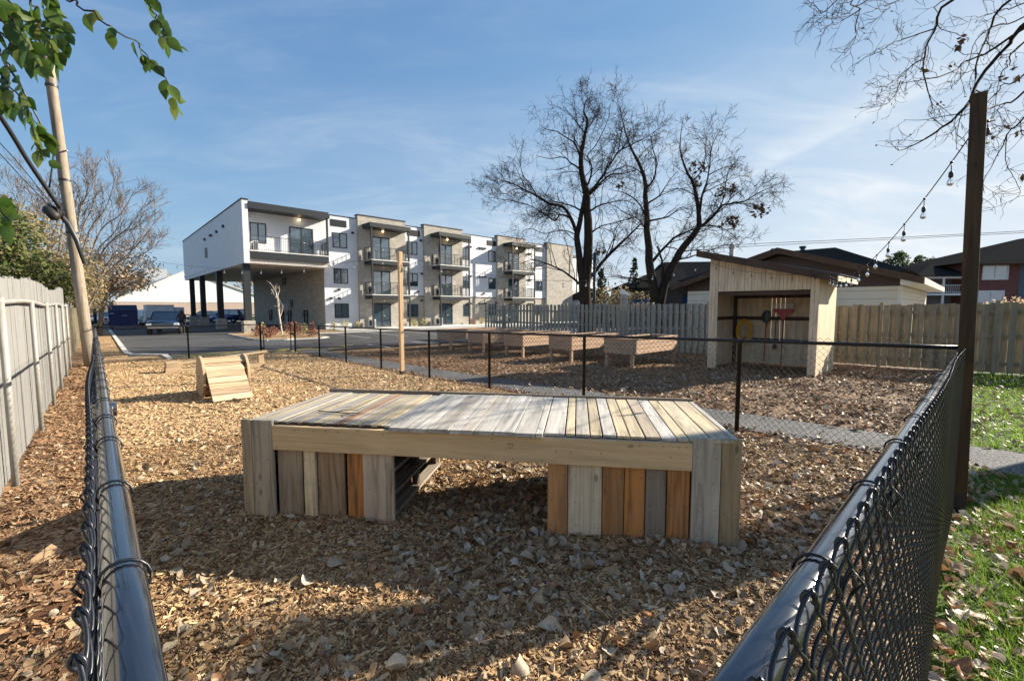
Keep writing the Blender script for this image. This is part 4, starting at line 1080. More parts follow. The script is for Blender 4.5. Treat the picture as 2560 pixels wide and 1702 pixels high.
# ------------------------------------------------------------------ utility pole and cables on the left
ub = Vector((-13.38, 13.95, G(13.95))); ut = Vector((-14.0, 13.9, 9.55))
t = thing('utility_pole', 'leaning weathered wooden utility pole behind the left fence', 'utility pole', ub)
m = MB(); P = [ub + (ut - ub)*s - Vector((0, 0, .1*(s == 0))) for s in np.linspace(0, 1, 12)]
m.tube(P, np.linspace(.150, .122, 12), 20); m.build('shaft', M['pole'], t, True, world=True)
m = MB()
for f_, a_ in ((.58, .3), (.86, 2.5), (.42, -.5)):
    c = ub.lerp(ut, f_); m.lathe([(.138, -.03), (.150, -.03), (.150, .03), (.138, .03)], 20, c, cap=False)
m.build('steel_band', M['darkmetal'], t, world=True)
c = at(143, 532, 13.6)
MB().tube([c + Vector((-.16, -.1, .25)), c + Vector((-.05, 0, .1)), c + Vector((.20, .1, -.30)), c + Vector((.34, .2, -.8)), c + Vector((.46, .25, -1.5))], [.045, .06, .07, .07, .04], 10).build('cable_bundle', M['darkmetal'], t, True, world=True)
m = MB().tube([c + Vector((-.16, -.2, .10)), c + Vector((-.10, -.2, .06)), c + Vector((.10, -.16, -.16)), c + Vector((.15, -.15, -.2))], [.07, .13, .14, .08], 14)
for k_ in range(5):
    an = np.linspace(0, 6.28, 20); m.tube(np.stack([c.x + (.16 + .012*k_)*np.cos(an), c.y - .12 + .03*k_ + 0*an, c.z - .02 + (.19 - .01*k_)*np.sin(an)], -1), .012, 6, False)
m.build('splice_case', M['tar'], t, True, world=True)
m = MB()
for f_, dx in ((.93, .25), (.665, -.3), (.665, .25)): 
    c2 = ub.lerp(ut, f_); m.bar(c2, c2 + Vector((dx, -.05, .02)), .035, .035)
m.build('bracket', M['darkmetal'], t, world=True)
def wire(label, pts, r, n=24, mat='darkmetal', group='overhead wires'):
    P = spline(pts, n); o = thing('overhead_wire', label, 'wire', P[0], 0, group)
    MB().tube(P, r, 8).build('strand', M[mat], o, True, world=True)
wire('thick dark overhead cable bundle slanting down to the utility pole splice', [at(-260, -90, 9), at(0, 290, 11.5), at(75, 410, 12.5), at(150, 520, 13.6)], .055)
wire('twisted dark service wire hanging beside the utility pole', [at(10, 150, 12.6), at(62, 235, 13), at(115, 335, 13.4), at(133, 372, 13.7), at(130, 420, 13.7), at(123, 470, 13.7)], .022)
wire('thin overhead wire left of the utility pole, upper of the two', [at(-80, 280, 12), at(0, 358, 13), at(60, 425, 14), at(130, 512, 15)], .012)
wire('thin overhead wire left of the utility pole, lower of the two', [at(-80, 300, 12), at(0, 385, 13), at(60, 450, 14), at(120, 512, 15)], .012)
wire('power line crossing the sky above the brown bungalow', [at(1700, 622, 55), at(1840, 612, 52), at(2100, 600, 50), at(2400, 586, 48), at(2700, 570, 46)], .028, 30)
wire('second power line just below the first above the bungalow', [at(1700, 630, 56), at(1840, 618, 53), at(2100, 605, 51), at(2400, 590, 49), at(2700, 575, 47)], .025, 30)
# ------------------------------------------------------------------ the apartment building  (x along the front, y into the depth)
o = PT(0, 37.6); o.z = -0.4425
BLD = Matrix.Translation(o) @ Matrix.Rotation(ROT, 4, 'Z')
t = bld = thing('apartment_building', 'three storey white and beige brick apartment block with balconies and an overhanging corner', 'building', o, ROT)
F1, F2, PAR, PARB = 3.0, 6.0, 9.56, 9.87
DEEP = 27.0
bays = [(17.0, 21.6), (23.65, 28.26), (33.15, 37.6)]
END = 46.4
# walls
m = MB(); m.box(14.12, 0.02, 0, END - .02, 22.5, 5.2)
m.build('core_wall', M['brick'], t)
m = MB(); m.box(14.10, 0.0, 0, 17.02, .30, 5.22); m.build('white_wall', M['siding'], t)
m = MB(); m.box(14.09, -.006, 0, 14.098, 22.5, 5.2); 
m.build('brick_side_wall', M['brick'], t)
m = MB()
for x0, x1 in ((21.6, 23.65), (28.26, 33.15), (37.6, 41.35)): MB().box(x0 + .002, -.004, F1 + .05, x1 - .002, .018, 5.22).build('white_wall', M['siding'], t)
m = MB()
for x0, x1 in ((21.6, 23.65), (28.26, 33.15), (37.6, 41.35)): MB().box(x0 + .002, -.03, F1 - .02, x1 - .002, .018, F1 + .04).build('trim_band', M['charcoal'], t)
m = MB(); m.box(8.40, 0.0, 5.24, END - .02, DEEP, PAR); m.build('top_storey_wall', M['siding'], t)
m = MB(); m.box(8.0, -1.32, 5.1, 8.38, DEEP, PAR); m.box(7.96, 12, 5.4, 8.0, DEEP, 5.6); m.build('wing_wall', M['siding'], t)
m = MB(); m.box(8.39, -1.30, 5.10, 14.08, DEEP, 5.235); m.build('soffit', M['soffit'], t)
m = MB(); m.box(7.96, -1.36, PAR + .002, 8.42, DEEP + .03, PAR + .09); m.box(8.43, -.03, PAR + .002, 17.0, .32, PAR + .08)
for x0, x1 in ((21.6, 23.65), (28.26, 33.15), (37.6, 41.35)): m.box(x0 + .03, -.03, PAR + .002, x1 - .03, .3, PAR + .08)
m.box(8.43, .33, PAR + .003, END - .03, DEEP, PAR + .03)
m.build('parapet_cap', M['charcoal'], t)
m = MB()
for x0, x1 in bays + [(41.35, END)]: MB().box(x0, -.25, 0, x1, .30, PARB).build('brick_bay', M['brick'], t)
m = MB()
for x0, x1 in bays + [(41.35, END)]: MB().box(x0 - .04, -.29, PARB + .002, x1 + .04, .34, PARB + .09).build('parapet_cap', M['charcoal'], t)
# windows
def window(x0, x1, z0, z1, y=0.0, split=True, axis='x'):
    fw = .07; d0, d1 = y - .035, y + .01
    m = MB(); m.box(x0, d0, z0, x1, d1, z0 + fw); m.box(x0, d0, z1 - fw, x1, d1, z1); m.box(x0, d0, z0 + fw + .001, x0 + fw, d1, z1 - fw - .001); m.box(x1 - fw, d0, z0 + fw + .001, x1, d1, z1 - fw - .001)
    xm = (x0 + x1)/2
    if split: m.box(xm - .04, d0 - .004, z0 + fw + .001, xm + .04, d1, z1 - fw - .001)
    w_ = m.build('window', M['charcoal'], t)
    MB().box(x0 + fw - .005, y - .014, z0 + fw - .005, x1 - fw + .005, y - .008, z1 - fw + .005).build('pane', M['glass'], w_)
    return w_
for z in (1.0, 3.95, 6.95):
    window(14.88, 16.1, z, z + 1.25, 0.0); window(21.86, 23.0, z, z + 1.22, -.004)
    window(28.42, 29.42, z, z + 1.22, -.004); window(32.0, 33.05, z, z + 1.22, -.004); window(39.6, 40.8, z, z + 1.22, -.004)
window(8.75, 9.85, 6.75, 8.25)
# small window and vents on the wing side wall
m = MB(); m.box(7.975, 12.2, 6.6, 8.0, 13.4, 7.5); w_ = m.build('window', M['charcoal'], t); MB().box(7.968, 12.3, 6.7, 7.974, 13.3, 7.4).build('pane', M['acdark'], w_)
m = MB()
for yy, zz_ in ((4.6, 8.35), (7.3, 8.25), (9.6, 8.2), (10.1, 8.25), (12.8, 8.2)): m.box(7.87, yy, zz_, 8.0, yy + .28, zz_ + .2)
m.build('dryer_vent', M['charcoal'], t)
def door(x0, x1, z, y, h=2.12):
    fw = .08; m = MB(); d0, d1 = y - .05, y + .01
    m.box(x0, d0, z, x1, d1, z + .07); m.box(x0, d0, z + h - fw, x1, d1, z + h); m.box(x0, d0, z + .071, x0 + fw, d1, z + h - fw - .001); m.box(x1 - fw, d0, z + .071, x1, d1, z + h - fw - .001)
    xm = (x0 + x1)/2; m.box(xm - .05, d0 - .003, z + .071, xm + .05, d1, z + h - fw - .001)
    d = m.build('patio_door', M['charcoal'], t)
    MB().box(x0 + fw - .005, y - .022, z + .066, x1 - fw + .005, y - .015, z + h - fw + .005).build('pane', M['glass'], d)
    box('handle', M['galv'], d, xm + .10, d0 - .03, z + .98, xm + .26, d0 - .012, z + 1.02)
dx = [(18.25, 19.95), (25.3, 26.9), (34.8, 36.45)]
for x0, x1 in dx:
    for z in (.16, F1 + .06, F2 + .06): door(x0, x1, z, -.25)
door(11.5, 13.3, F2 + .06, 0.0, 2.2)
# louvres under the roof line
m = MB()
for x0, x1 in ((14.75, 16.1), (21.95, 23.3), (28.4, 29.6), (31.8, 33.1), (39.4, 40.9)):
    m.box(x0, -.03, 8.72, x1, .0, 9.28)
    for k in range(6): m.box(x0 + .04, -.045, 8.76 + k*.085, x1 - .04, -.031, 8.80 + k*.085)
m.build('roof_louvre', M['charcoal'], t)
# vents and wall lamps
for zb in (8.25, 5.15, 2.25):
    for x in (29.0, 29.4, 30.6, 31.0, 31.4, 38.2, 38.6): box('wall_vent', M['charcoal'], t, x, -.14, zb, x + .2, -.005, zb + .17)
for x, z in ((16.5, 8.25), (14.5, 2.6), (15.2, 2.6), (23.3, 8.3), (23.35, 5.1), (23.3, 2.5), (33.0, 2.3), (14.4, 5.25), (15.2, 3.35), (22.9, 3.35), (31.2, 3.35)): box('wall_vent', M['charcoal'], t, x, -.14, z, x + .2, -.005, z + .17)
# balconies
def railing(m, x0, y0, x1, y1, z, h=1.06):
    p, q = Vector((x0, y0, z)), Vector((x1, y1, z)); L = (q - p).length
    m.bar(p + Vector((0, 0, h)), q + Vector((0, 0, h)), .045, .04); m.bar(p + Vector((0, 0, .09)), q + Vector((0, 0, .09)), .03, .03)
    n = int(L/.13)
    for i in range(n + 1):
        c = p.lerp(q, i/n); wd = .045 if i in (0, n) or i == n//2 else .017
        m.bar(c + Vector((0, 0, .02)), c + Vector((0, 0, h - .02)), wd, wd)
slabs = [(17.5, 21.22), (24.5, 28.15), (34.1, 37.8)]
for (x0, x1) in slabs:
    for z in (F1, F2):
        s_ = MB().box(x0, -1.66, z - .02, x1, -.26, z + .05).build('balcony', M['slab'], t)
        MB().box(x0 + .02, -1.64, z - .34, x1 - .02, -.262, z - .022).build('balcony_beam', M['charcoal'], s_)
        m = MB(); railing(m, x0 + .05, -1.6, x1 - .05, -1.6, z + .05); railing(m, x0 + .05, -1.57, x0 + .05, -.3, z + .05); railing(m, x1 - .05, -1.57, x1 - .05, -.3, z + .05)
        m.build('railing', M['darkmetal'], s_)
    m = MB(); m.box(x0 - .1, -1.72, 8.78, x1 + .1, -.262, 9.14); c_ = m.build('balcony_canopy', M['charcoal'], t)
    for xx in (x0 + .02, x1 - .14):
        MB().box(xx, -1.655, 0, xx + .12, -1.535, 2.655).box(xx, -1.655, 3.052, xx + .12, -1.535, 5.655).box(xx, -1.655, 6.052, xx + .12, -1.535, 8.778).build('balcony_post', M['charcoal'], t)
    for z in (2.55, 5.55, 8.70):
        MB().lathe([(.07, .0), (.07, -.06), (.03, -.09)], 12, ((x0 + x1)/2 - .2, -.6, z)).build('ceiling_lamp', M['lamp'] if z > 8 else M['acwhite'], t)
    MB().box(x0 - .05, -1.7, .03, x1 + .05, -.26, .15).build('patio_slab', M['slab'], t)
# corner balcony under the overhanging top storey
s_ = MB().box(8.40, -1.34, F2 - .02, 14.05, -.002, F2 + .05).build('balcony', M['slab'], t)
MB().box(8.40, -1.31, F2 - .52, 14.03, -1.15, F2 - .022).build('balcony_beam', M['charcoal'], s_)
MB().box(8.41, -1.14, 5.24, 14.0, -.004, F2 - .024).build('floor_edge', M['soffit'], s_)
m = MB(); railing(m, 8.45, -1.27, 13.95, -1.27, F2 + .05); railing(m, 13.97, -1.22, 13.97, -.05, F2 + .05); m.build('railing', M['darkmetal'], s_)
MB().box(8.39, -1.40, 9.02, 14.15, -.002, 9.36).box(8.39, -1.32, 9.37, 14.1, -.035, 9.50).build('balcony_canopy', M['charcoal'], t)
MB().box(13.9, -1.33, F2 + .052, 14.03, -1.2, 9.018).build('balcony_post', M['charcoal'], t)
MB().lathe([(.08, .0), (.08, -.07), (.03, -.1)], 12, (12.2, -.25, 8.86)).build('ceiling_lamp', M['lamp'], t)
# columns under the wing
for y in (-.9, 8.6, 17.0, 23.5):
    MB().box(8.02, y, .95, 8.46, y + .44, 5.098).build('column', M['charcoal'], t)
    MB().box(7.86, y - .16, 0, 8.62, y + .60, .948).build('column_base', M['stone'], t, bevel=.02)
# meters, door and vents on the shaded brick wall
for y in (4.0, 8.6, 11.0, 15.0):
    m = MB()
    for k in range(2):
        m.box(13.93, y + k*.7, 1.1, 14.085, y + k*.7 + .45, 1.5); m.box(13.98, y + k*.7 + .15, .5, 14.085, y + k*.7 + .25, 1.1)
        m.box(13.96, y + k*.7 + .05, 1.52, 14.085, y + k*.7 + .4, 1.68)
    m.build('gas_meter', M['darkmetal'], t)
MB().box(14.03, 9.8, .1, 14.085, 10.0, 2.3).build('downpipe', M['galv'], t)
MB().box(14.02, 8.2, 1.95, 14.085, 8.9, 2.7).build('wall_panel', M['charcoal'], t)
MB().box(14.03, 10.0, 4.15, 14.085, 11.2, 4.9).build('wall_louvre', M['charcoal'], t)
# balcony beyond the end of the front
s_ = MB().box(46.42, 1.0, F1, 49.0, 2.4, F1 + .08).box(46.42, 1.0, F2, 49.0, 2.4, F2 + .08).build('balcony', M['slab'], t)
m = MB(); railing(m, 46.45, 1.05, 48.95, 1.05, F1 + .08); railing(m, 46.45, 1.05, 48.95, 1.05, F2 + .08); m.build('railing', M['darkmetal'], s_)
MB().box(46.4, 3.5, 0, 56, 22, 9.0).build('rear_wing_wall', M['siding'], t)
MB().box(46.42, .9, 8.7, 49.1, 2.5, 9.0).build('balcony_canopy', M['charcoal'], t)
MB().box(48.85, 1.0, 0, 48.97, 1.12, 8.69).build('balcony_post', M['charcoal'], t)
# air conditioners standing on the balconies
def ac(label, x, y, z):
    p = BLD @ Vector((x, y, z)); a = thing('air_conditioner', label, 'air conditioner', p, ROT, 'outdoor air conditioners of the apartments')
    MB().box(0, 0, .05, .32, .85, .72).build('casing', M['acwhite'], a, bevel=.02)
    m = MB(); 
    for k in range(11): m.box(.02 + 0*k, -.012, .11 + k*.052, .30, -.002, .135 + k*.052)
    m.build('grille', M['acdark'], a)
    m = MB(); v = []; 
    m.lathe([(.27, 0), (.27, .012), (.22, .014)], 20); q = m.V[-1].copy(); m.V[-1] = np.stack([-q[:, 2], q[:, 0] + .36, q[:, 1] + .39], -1); m.build('fan_guard', M['acdark'], a)
    m = MB(); m.box(.02, .1, 0, .30, .16, .048); m.box(.02, .68, 0, .30, .74, .048); m.build('foot', M['acdark'], a)
flo = ['ground floor patio', 'middle balcony', 'top balcony']
for bi, (x0, x1) in enumerate(slabs):
    for fi, z in enumerate((.152, F1 + .052, F2 + .052)):
        bn = ('of the brick bay nearest the columns', 'of the central brick bay', 'of the brick bay behind the tree')[bi]
        ac(f'white air conditioner on the {flo[fi]} {bn}', x0 + .12, -1.35, z)
ac('white air conditioner on the corner balcony above the columns', 8.7, -1.1, F2 + .052)
# plants along the front and shrubs in the island
def leafcloud(mb, c, rad, n, size, sq=0.0):
    P = rng.normal(0, 1, (n, 3)); P /= np.linalg.norm(P, axis=1, keepdims=True); P *= rng.uniform(.25, 1, (n, 1))**.6
    P = np.asarray(c) + P*np.asarray(rad)
    a = rng.normal(0, 1, (n, 3)); a /= np.linalg.norm(a, axis=1, keepdims=True); b = np.cross(a, rng.normal(0, 1, (n, 3))); b /= np.linalg.norm(b, axis=1, keepdims=True) + 1e-9
    L = size*rng.lognormal(0, .3, n)[:, None]; nrm = np.cross(a, b)
    V = np.stack([P - a*L*.5, P + b*L*.28 + nrm*L*.06, P + a*L*.5, P - b*L*.28 + nrm*L*.06], 1)
    mb.addn(V.reshape(-1, 3), np.arange(n*4).reshape(n, 4))
def stems(mb, c, rad, n, r=.006):
    for i in range(n):
        an = random.uniform(0, 6.28); k = random.uniform(.3, .9); e = Vector((c[0] + rad[0]*k*math.cos(an), c[1] + rad[1]*k*math.sin(an), c[2] + rad[2]*random.uniform(.2, .9)))
        b = Vector((c[0], c[1], c[2] - rad[2])); mb.tube([b, b.lerp(e, .5) + Vector((0, 0, .05)), e], [r, r*.8, r*.4], 5, False)
def shrub(label, p, r, h, mat, n, cat='shrub', group=None, ls=.07, name='shrub'):
    p = Vector(p); s_ = thing(name, label, cat, p, 0, group); c = (p.x, p.y, p.z + h*.52)
    m = MB(); leafcloud(m, c, (r, r, h*.5), n, ls); m.build('foliage', M[mat], s_, world=True)
    m = MB(); stems(m, c, (r, r, h*.5), 9); m.build('stems', M['twig'], s_, True, world=True)
g = 'small shrubs in the kerbed island'
def isp(px, Y=None, a=None, b=None): return PT(a, b, .07)
for lb, a, b, r, h, mt, n in [('reddish shrub in the kerbed island just right of the stone column base', 7.7, 31.6, .55, .75, 'redshrub', 420), ('low reddish shrub at the front corner of the kerbed island', 7.7, 29.6, .4, .5, 'redshrub', 260),
      ('small reddish shrub left of the young tree in the island', 8.6, 32.2, .42, .6, 'redshrub', 260), ('largest reddish shrub, right of the young tree in the island', 9.3, 30.3, .6, .95, 'redshrub', 520), ('low red shrub at the right end of the kerbed island', 10.2, 29.6, .42, .5, 'redshrub', 260),
      ('pale grass tuft behind the red shrub by the column', 8.2, 33.0, .22, .85, 'paleplant', 160), ('pale tuft behind the largest red shrub of the island', 10.2, 31.2, .32, .85, 'paleplant', 200), ('slim reddish plant against the shaded brick wall', 12.0, 34.6, .28, .8, 'redshrub', 160), ('pale plant against the brick wall corner', 13.6, 34.6, .3, .8, 'paleplant', 160)]:
    shrub(lb, PT(a, b, .07), r, h, mt, n, group=g, ls=.10)
for lb, x, r, h, mt in [('pale dried plant below the white wall, left one', 15.4, .4, .75, 'paleplant'), ('pale dried plant below the white wall, right one', 16.5, .3, .7, 'paleplant'), ('yellow green plant between the first two patios, left one', 22.1, .38, .8, 'paleplant'), ('yellow green plant between the first two patios, right one', 23.2, .38, .8, 'paleplant'), ('pink plant right of the second patio', 29.1, .4, .65, 'redshrub'), ('yellow plant beside the end of the grey picket fence', 30.4, .35, .75, 'paleplant')]:
    p = BLD @ Vector((x, -.75, .0)); p.z = -.34; shrub(lb, p, r, h, mt, 180, group='small plants along the apartment front', ls=.11)
# ------------------------------------------------------------------ trees
class Tree:
    def __init__(s, rmin=.006): s.B = {}; s.rmin = rmin; s.tips = []
    def add(s, P, Rr, k):
        s.B.setdefault((len(P), k), []).append((np.asarray(P), np.asarray(Rr)))
    def limb(s, pts, r0, r1, n=16, k=8):
        P = spline(pts, n); t = np.linspace(0, 1, n); Rr = r0 + (r1 - r0)*t**.8
        if n >= 20 and s.rmin < .01:
            jt = rng.normal(0, 1, (n, 3)); jt = (jt + np.roll(jt, 1, 0))*.5; Ls = np.linalg.norm(P[-1] - P[0])
            P = P + jt*Ls*.006*np.sin(np.pi*np.clip(t*1.15, 0, 1))[:, None]
        s.add(P, Rr, k); return P, Rr
    def spawn(s, P, Rr, level, maxlev, n, length, up=.25, t0=.2, jit=.28, ang=(.5, 1.1), ratio=.5, flat=None):
        L = len(P) - 1
        for i in range(n):
            f = t0 + (1 - t0)*(i + random.random())/n
            x = f*L; j = min(int(x), L - 1); u = x - j
            p = P[j]*(1 - u) + P[j + 1]*u; r = Rr[j]*(1 - u) + Rr[j + 1]*u
            tg = P[j + 1] - P[j]; tg = tg/(np.linalg.norm(tg) + 1e-9)
            ax = np.cross(tg, rng.normal(0, 1, 3)); ax /= np.linalg.norm(ax) + 1e-9
            th = random.uniform(*ang); d = tg*math.cos(th) + ax*math.sin(th); d[2] += up
            d /= np.linalg.norm(d)
            ln = length*(1.15 - .6*f)*random.uniform(.55, 1.25)
            m = 6 if level < maxlev else 4
            Q = [p]; dd = d.copy()
            for q in range(m - 1):
                dd = dd + rng.normal(0, jit, 3)*(.6 + .25*level); dd[2] += up*.22; dd /= np.linalg.norm(dd); Q.append(Q[-1] + dd*ln/(m - 1))
            Q = np.array(Q); rc = max(s.rmin, min(r*.55, ln*.016)); RR = np.linspace(rc, max(s.rmin*.55, rc*.35), m)
            s.add(Q, RR, 5 if rc > .02 else 3)
            if level < maxlev: s.spawn(Q, RR, level + 1, maxlev, max(2, int(n*ratio)) if level > 1 else max(3, int(n*ratio)), length*.5, up, .2, jit, ang, ratio)
            else: s.tips.append(Q[-1])
    def mesh(s):
        m = MB()
        for (n, k), L in s.B.items(): m.tubes(np.stack([a for a, b in L]), np.stack([b for a, b in L]), k)
        return m

def z5(x, y, Y):
    y = 1470 + (y - 1470)*.94; x = 980 + (x - 980)*.955
    return at(1180 + x*.39537, 180 + y*.39537, Y)
def big_tree(label, base, limbs, Y, lev, spread, n1, ln1, leaves=None):
    random.seed(len(label)); t = thing('bare_tree', label, 'tree', base, 0, 'bare trees behind the picket fence')
    T = Tree(.0088); tr = Tree(.0088)
    for li, (pts, r0, r1) in enumerate(limbs):
        dz = 0; W_ = []
        sgn = random.choice((-1, 1)); sl_ = random.uniform(.15, .4)*spread
        for i, (x, y) in enumerate(pts):
            dY = 0 if li < 2 and False else sgn*sl_*i/len(pts)*4 if li > 1 else 0
            W_.append(z5(x, y, Y + dY))
        trunk = li < 2
        P, Rr = (tr if r0 > .2 else T).limb(W_, r0*(.92 if trunk else .72), r1*.8, 22, 12 if trunk else 7)
        Ls = np.linalg.norm(np.diff(P, axis=0), axis=1).sum()
        t0 = .40 if trunk else .15
        T.spawn(P, Rr, 1, lev, max(7, int(Ls*(1-t0)*(2.0 if trunk else 3.1))), ln1*(.8 if trunk else 1), .16, t0, .3, (.55, 1.15), .6)
    tr.mesh().build('trunk', M['bark'], t, True, world=True)
    T.mesh().build('crown', M['twig'], t, True, world=True)
    if leaves:
        m = MB()
        for x, y, r, n in leaves: leafcloud(m, z5(x, y, Y), (r, r, r*.7), n, .22)
        m.build('dead_leaves', M['deadleaf'], t, world=True)
b1 = gp(1457, 838); b1 = Vector((at(1457, 760, 27).x, 27, G(27)))
big_tree('tall bare tree left of the pair behind the grey picket fence', b1, [
    ([(700, 1700), (705, 1480), (700, 1330), (715, 1150), (722, 960), (715, 820), (705, 700), (690, 620), (665, 520), (690, 420), (700, 320), (720, 240), (690, 160), (722, 80)], .44, .03),
    ([(690, 1450), (685, 1330), (660, 1130), (650, 1000), (672, 900), (690, 800), (700, 720)], .30, .12),
    ([(700, 1400), (720, 1310), (760, 1260), (850, 1150), (940, 1060), (1010, 990), (1080, 920)], .24, .05),
    ([(650, 1000), (610, 890), (560, 820), (460, 785), (380, 740), (290, 690), (200, 650), (150, 640)], .17, .025),
    ([(612, 895), (570, 872), (530, 870), (500, 905), (430, 860), (330, 800), (200, 770), (40, 748)], .10, .014),
    ([(705, 760), (800, 660), (870, 600), (960, 590), (1050, 560)], .12, .02),
    ([(712, 740), (780, 660), (830, 590), (860, 540), (920, 450), (1000, 400), (1100, 350), (1165, 305)], .13, .015),
    ([(690, 850), (640, 820), (560, 790), (480, 770), (400, 690)], .09, .02),
    ([(722, 850), (790, 810), (850, 790), (960, 770), (1040, 800)], .09, .02),
    ([(660, 1330), (620, 1290), (530, 1230), (430, 1190), (350, 1170), (270, 1200)], .12, .02),
    ([(735, 1000), (770, 965), (820, 940), (920, 915), (1050, 880)], .09, .02),
    ([(670, 560), (610, 520), (560, 480), (470, 490), (380, 470)], .08, .015),
    ([(670, 480), (640, 400), (600, 360), (520, 310), (440, 290), (400, 260)], .08, .012),
    ([(705, 700), (735, 620), (745, 540), (720, 470), (780, 390), (850, 240), (868, 130)], .10, .012),
    ([(385, 742), (330, 650), (290, 600), (270, 520), (245, 470)], .06, .012),
    ([(700, 320), (640, 240), (590, 180), (565, 140)], .05, .012),
    ([(705, 300), (760, 230), (800, 160), (790, 100)], .05, .012),
    ([(920, 450), (940, 330), (960, 240), (925, 130)], .05, .012),
    ([(660, 1010), (560, 970), (430, 990), (330, 960), (240, 1030)], .06, .014),
    ([(850, 1150), (890, 1060), (900, 970), (990, 860)], .07, .015),
    ], 27.0, 3, 1.0, 11, 2.3)
b2 = Vector((at(1647, 760, 24.5).x, 24.5, G(24.5)))
big_tree('spreading bare tree with several trunks right of the pair behind the picket fence', b2, [
    ([(1180, 1700), (1165, 1480), (1155, 1350), (1130, 1150), (1115, 1000), (1105, 850), (1100, 700), (1090, 570), (1020, 450), (975, 330), (930, 150)], .36, .015),
    ([(1190, 1500), (1230, 1320), (1300, 1170), (1360, 1060), (1440, 970), (1460, 870), (1440, 760), (1410, 650), (1370, 560), (1330, 420), (1350, 230)], .30, .015),
    ([(1100, 700), (1160, 620), (1170, 500), (1140, 350), (1195, 280)], .09, .012),
    ([(1460, 870), (1480, 720), (1520, 600), (1540, 420), (1600, 290)], .10, .012),
    ([(1440, 970), (1550, 880), (1620, 800), (1750, 780), (1850, 720), (1990, 660)], .14, .012),
    ([(1150, 1180), (1250, 1060), (1340, 1000), (1500, 940), (1620, 960), (1720, 1040)], .12, .014),
    ([(1150, 1330), (1060, 1300), (960, 1290), (870, 1285)], .10, .02),
    ([(1105, 880), (1050, 780), (960, 720), (870, 700)], .08, .014),
    ([(1115, 910), (1250, 880), (1330, 820), (1400, 830)], .08, .014),
    ([(1215, 1440), (1220, 1300), (1212, 1180), (1180, 1080)], .14, .05),
    ([(1105, 800), (1200, 730), (1260, 640), (1330, 560)], .08, .012),
    ([(1115, 1000), (1060, 900), (960, 850), (900, 800)], .06, .012),
    ([(1090, 600), (1040, 560), (980, 540), (900, 560)], .05, .012),
    ([(1410, 650), (1480, 560), (1500, 420), (1450, 330)], .06, .012),
    ([(1520, 600), (1600, 560), (1700, 530)], .05, .012),
    ([(1300, 1170), (1400, 1150), (1520, 1110), (1650, 1060)], .08, .014),
    ([(1480, 720), (1560, 680), (1640, 640), (1690, 590)], .05, .012),
    ], 24.5, 3, 1.0, 11, 2.0, [(1650, 680, .5, 40), (1445, 560, .6, 46), (1850, 840, .6, 60), (1650, 940, .6, 40), (1440, 650, .35, 22), (1600, 720, .4, 20), (1700, 900, .4, 20), (930, 670, .3, 14), (800, 1110, .35, 16)])

# overhanging bare tree on the right, trunk outside the frame
def z0(x, y, Y): return at(1900 + x*.33166, y*.33166, Y)
tb = Vector((10.2, 6.2, G(6.2)))
t = thing('overhanging_tree', 'budding bare branches of the tree overhanging the upper right corner', 'tree', tb)
random.seed(5); T = Tree(.0035); tr = Tree(.0035)
fork = Vector((10.0, 6.4, 5.4))
tr.limb([tb - Vector((0, 0, .2)), tb + Vector((-.05, .05, 2.5)), fork], .30, .22, 14, 14)
L0 = [([(1990, 200), (1850, 380), (1650, 640), (1560, 780), (1440, 900), (1340, 980), (1180, 1080), (1060, 1135), (1010, 1105)], 6.6, .026, True),
      ([(1450, 0), (1310, 230), (1235, 430), (1240, 620), (1300, 800), (1270, 880)], 7.2, .020, True),
      ([(1310, 220), (1100, 290), (1000, 330), (900, 390), (780, 440)], 7.2, .010, False),
      ([(1230, 440), (1100, 530), (1000, 620), (905, 655)], 7.2, .009, False),
      ([(1060, 610), (1010, 730), (950, 790), (870, 800)], 7.2, .006, False),
      ([(770, -30), (760, 80), (740, 220), (700, 330), (635, 415)], 6.8, .010, True),
      ([(760, 70), (650, 140), (560, 190), (455, 195)], 6.8, .008, False),
      ([(580, -10), (480, 65), (400, 70), (335, 10)], 6.8, .007, True),
      ([(850, 0), (700, 90), (600, 130), (470, 150)], 6.9, .007, True),
      ([(1020, 0), (980, 60), (915, 95)], 6.9, .005, True),
      ([(1990, 210), (1700, 420), (1550, 480), (1400, 560), (1240, 600), (1030, 635)], 6.4, .016, True),
      ([(1890, 0), (1750, 200), (1690, 310), (1640, 500), (1610, 700), (1530, 820), (1490, 980), (1480, 1130)], 6.9, .016, True),
      ([(1990, 680), (1860, 780), (1720, 820), (1560, 850), (1430, 870), (1240, 905), (1085, 905)], 7.4, .014, True),
      ([(1990, 880), (1870, 990), (1780, 1180), (1690, 1350), (1690, 1460)], 6.8, .012, True),
      ([(1990, 330), (1870, 480), (1800, 620), (1760, 900)], 7.0, .013, True),
      ([(1860, 1020), (1850, 1200), (1910, 1330), (1960, 1450), (1880, 1530)], 6.8, .007, False),
      ([(1990, 20), (1830, 80), (1650, 130), (1500, 200)], 7.5, .010, True),
      ([(1980, 130), (1780, 200), (1620, 330), (1560, 520), (1470, 640)], 7.3, .010, True),
      ([(1380, 10), (1350, 130), (1240, 360), (1200, 520)], 7.6, .008, True),
      ([(1990, 560), (1840, 640), (1700, 780), (1560, 1000), (1480, 1080)], 7.1, .010, True),
      ([(2050, 1000), (1950, 900), (1880, 960), (1750, 1000)], 6.9, .007, True)]
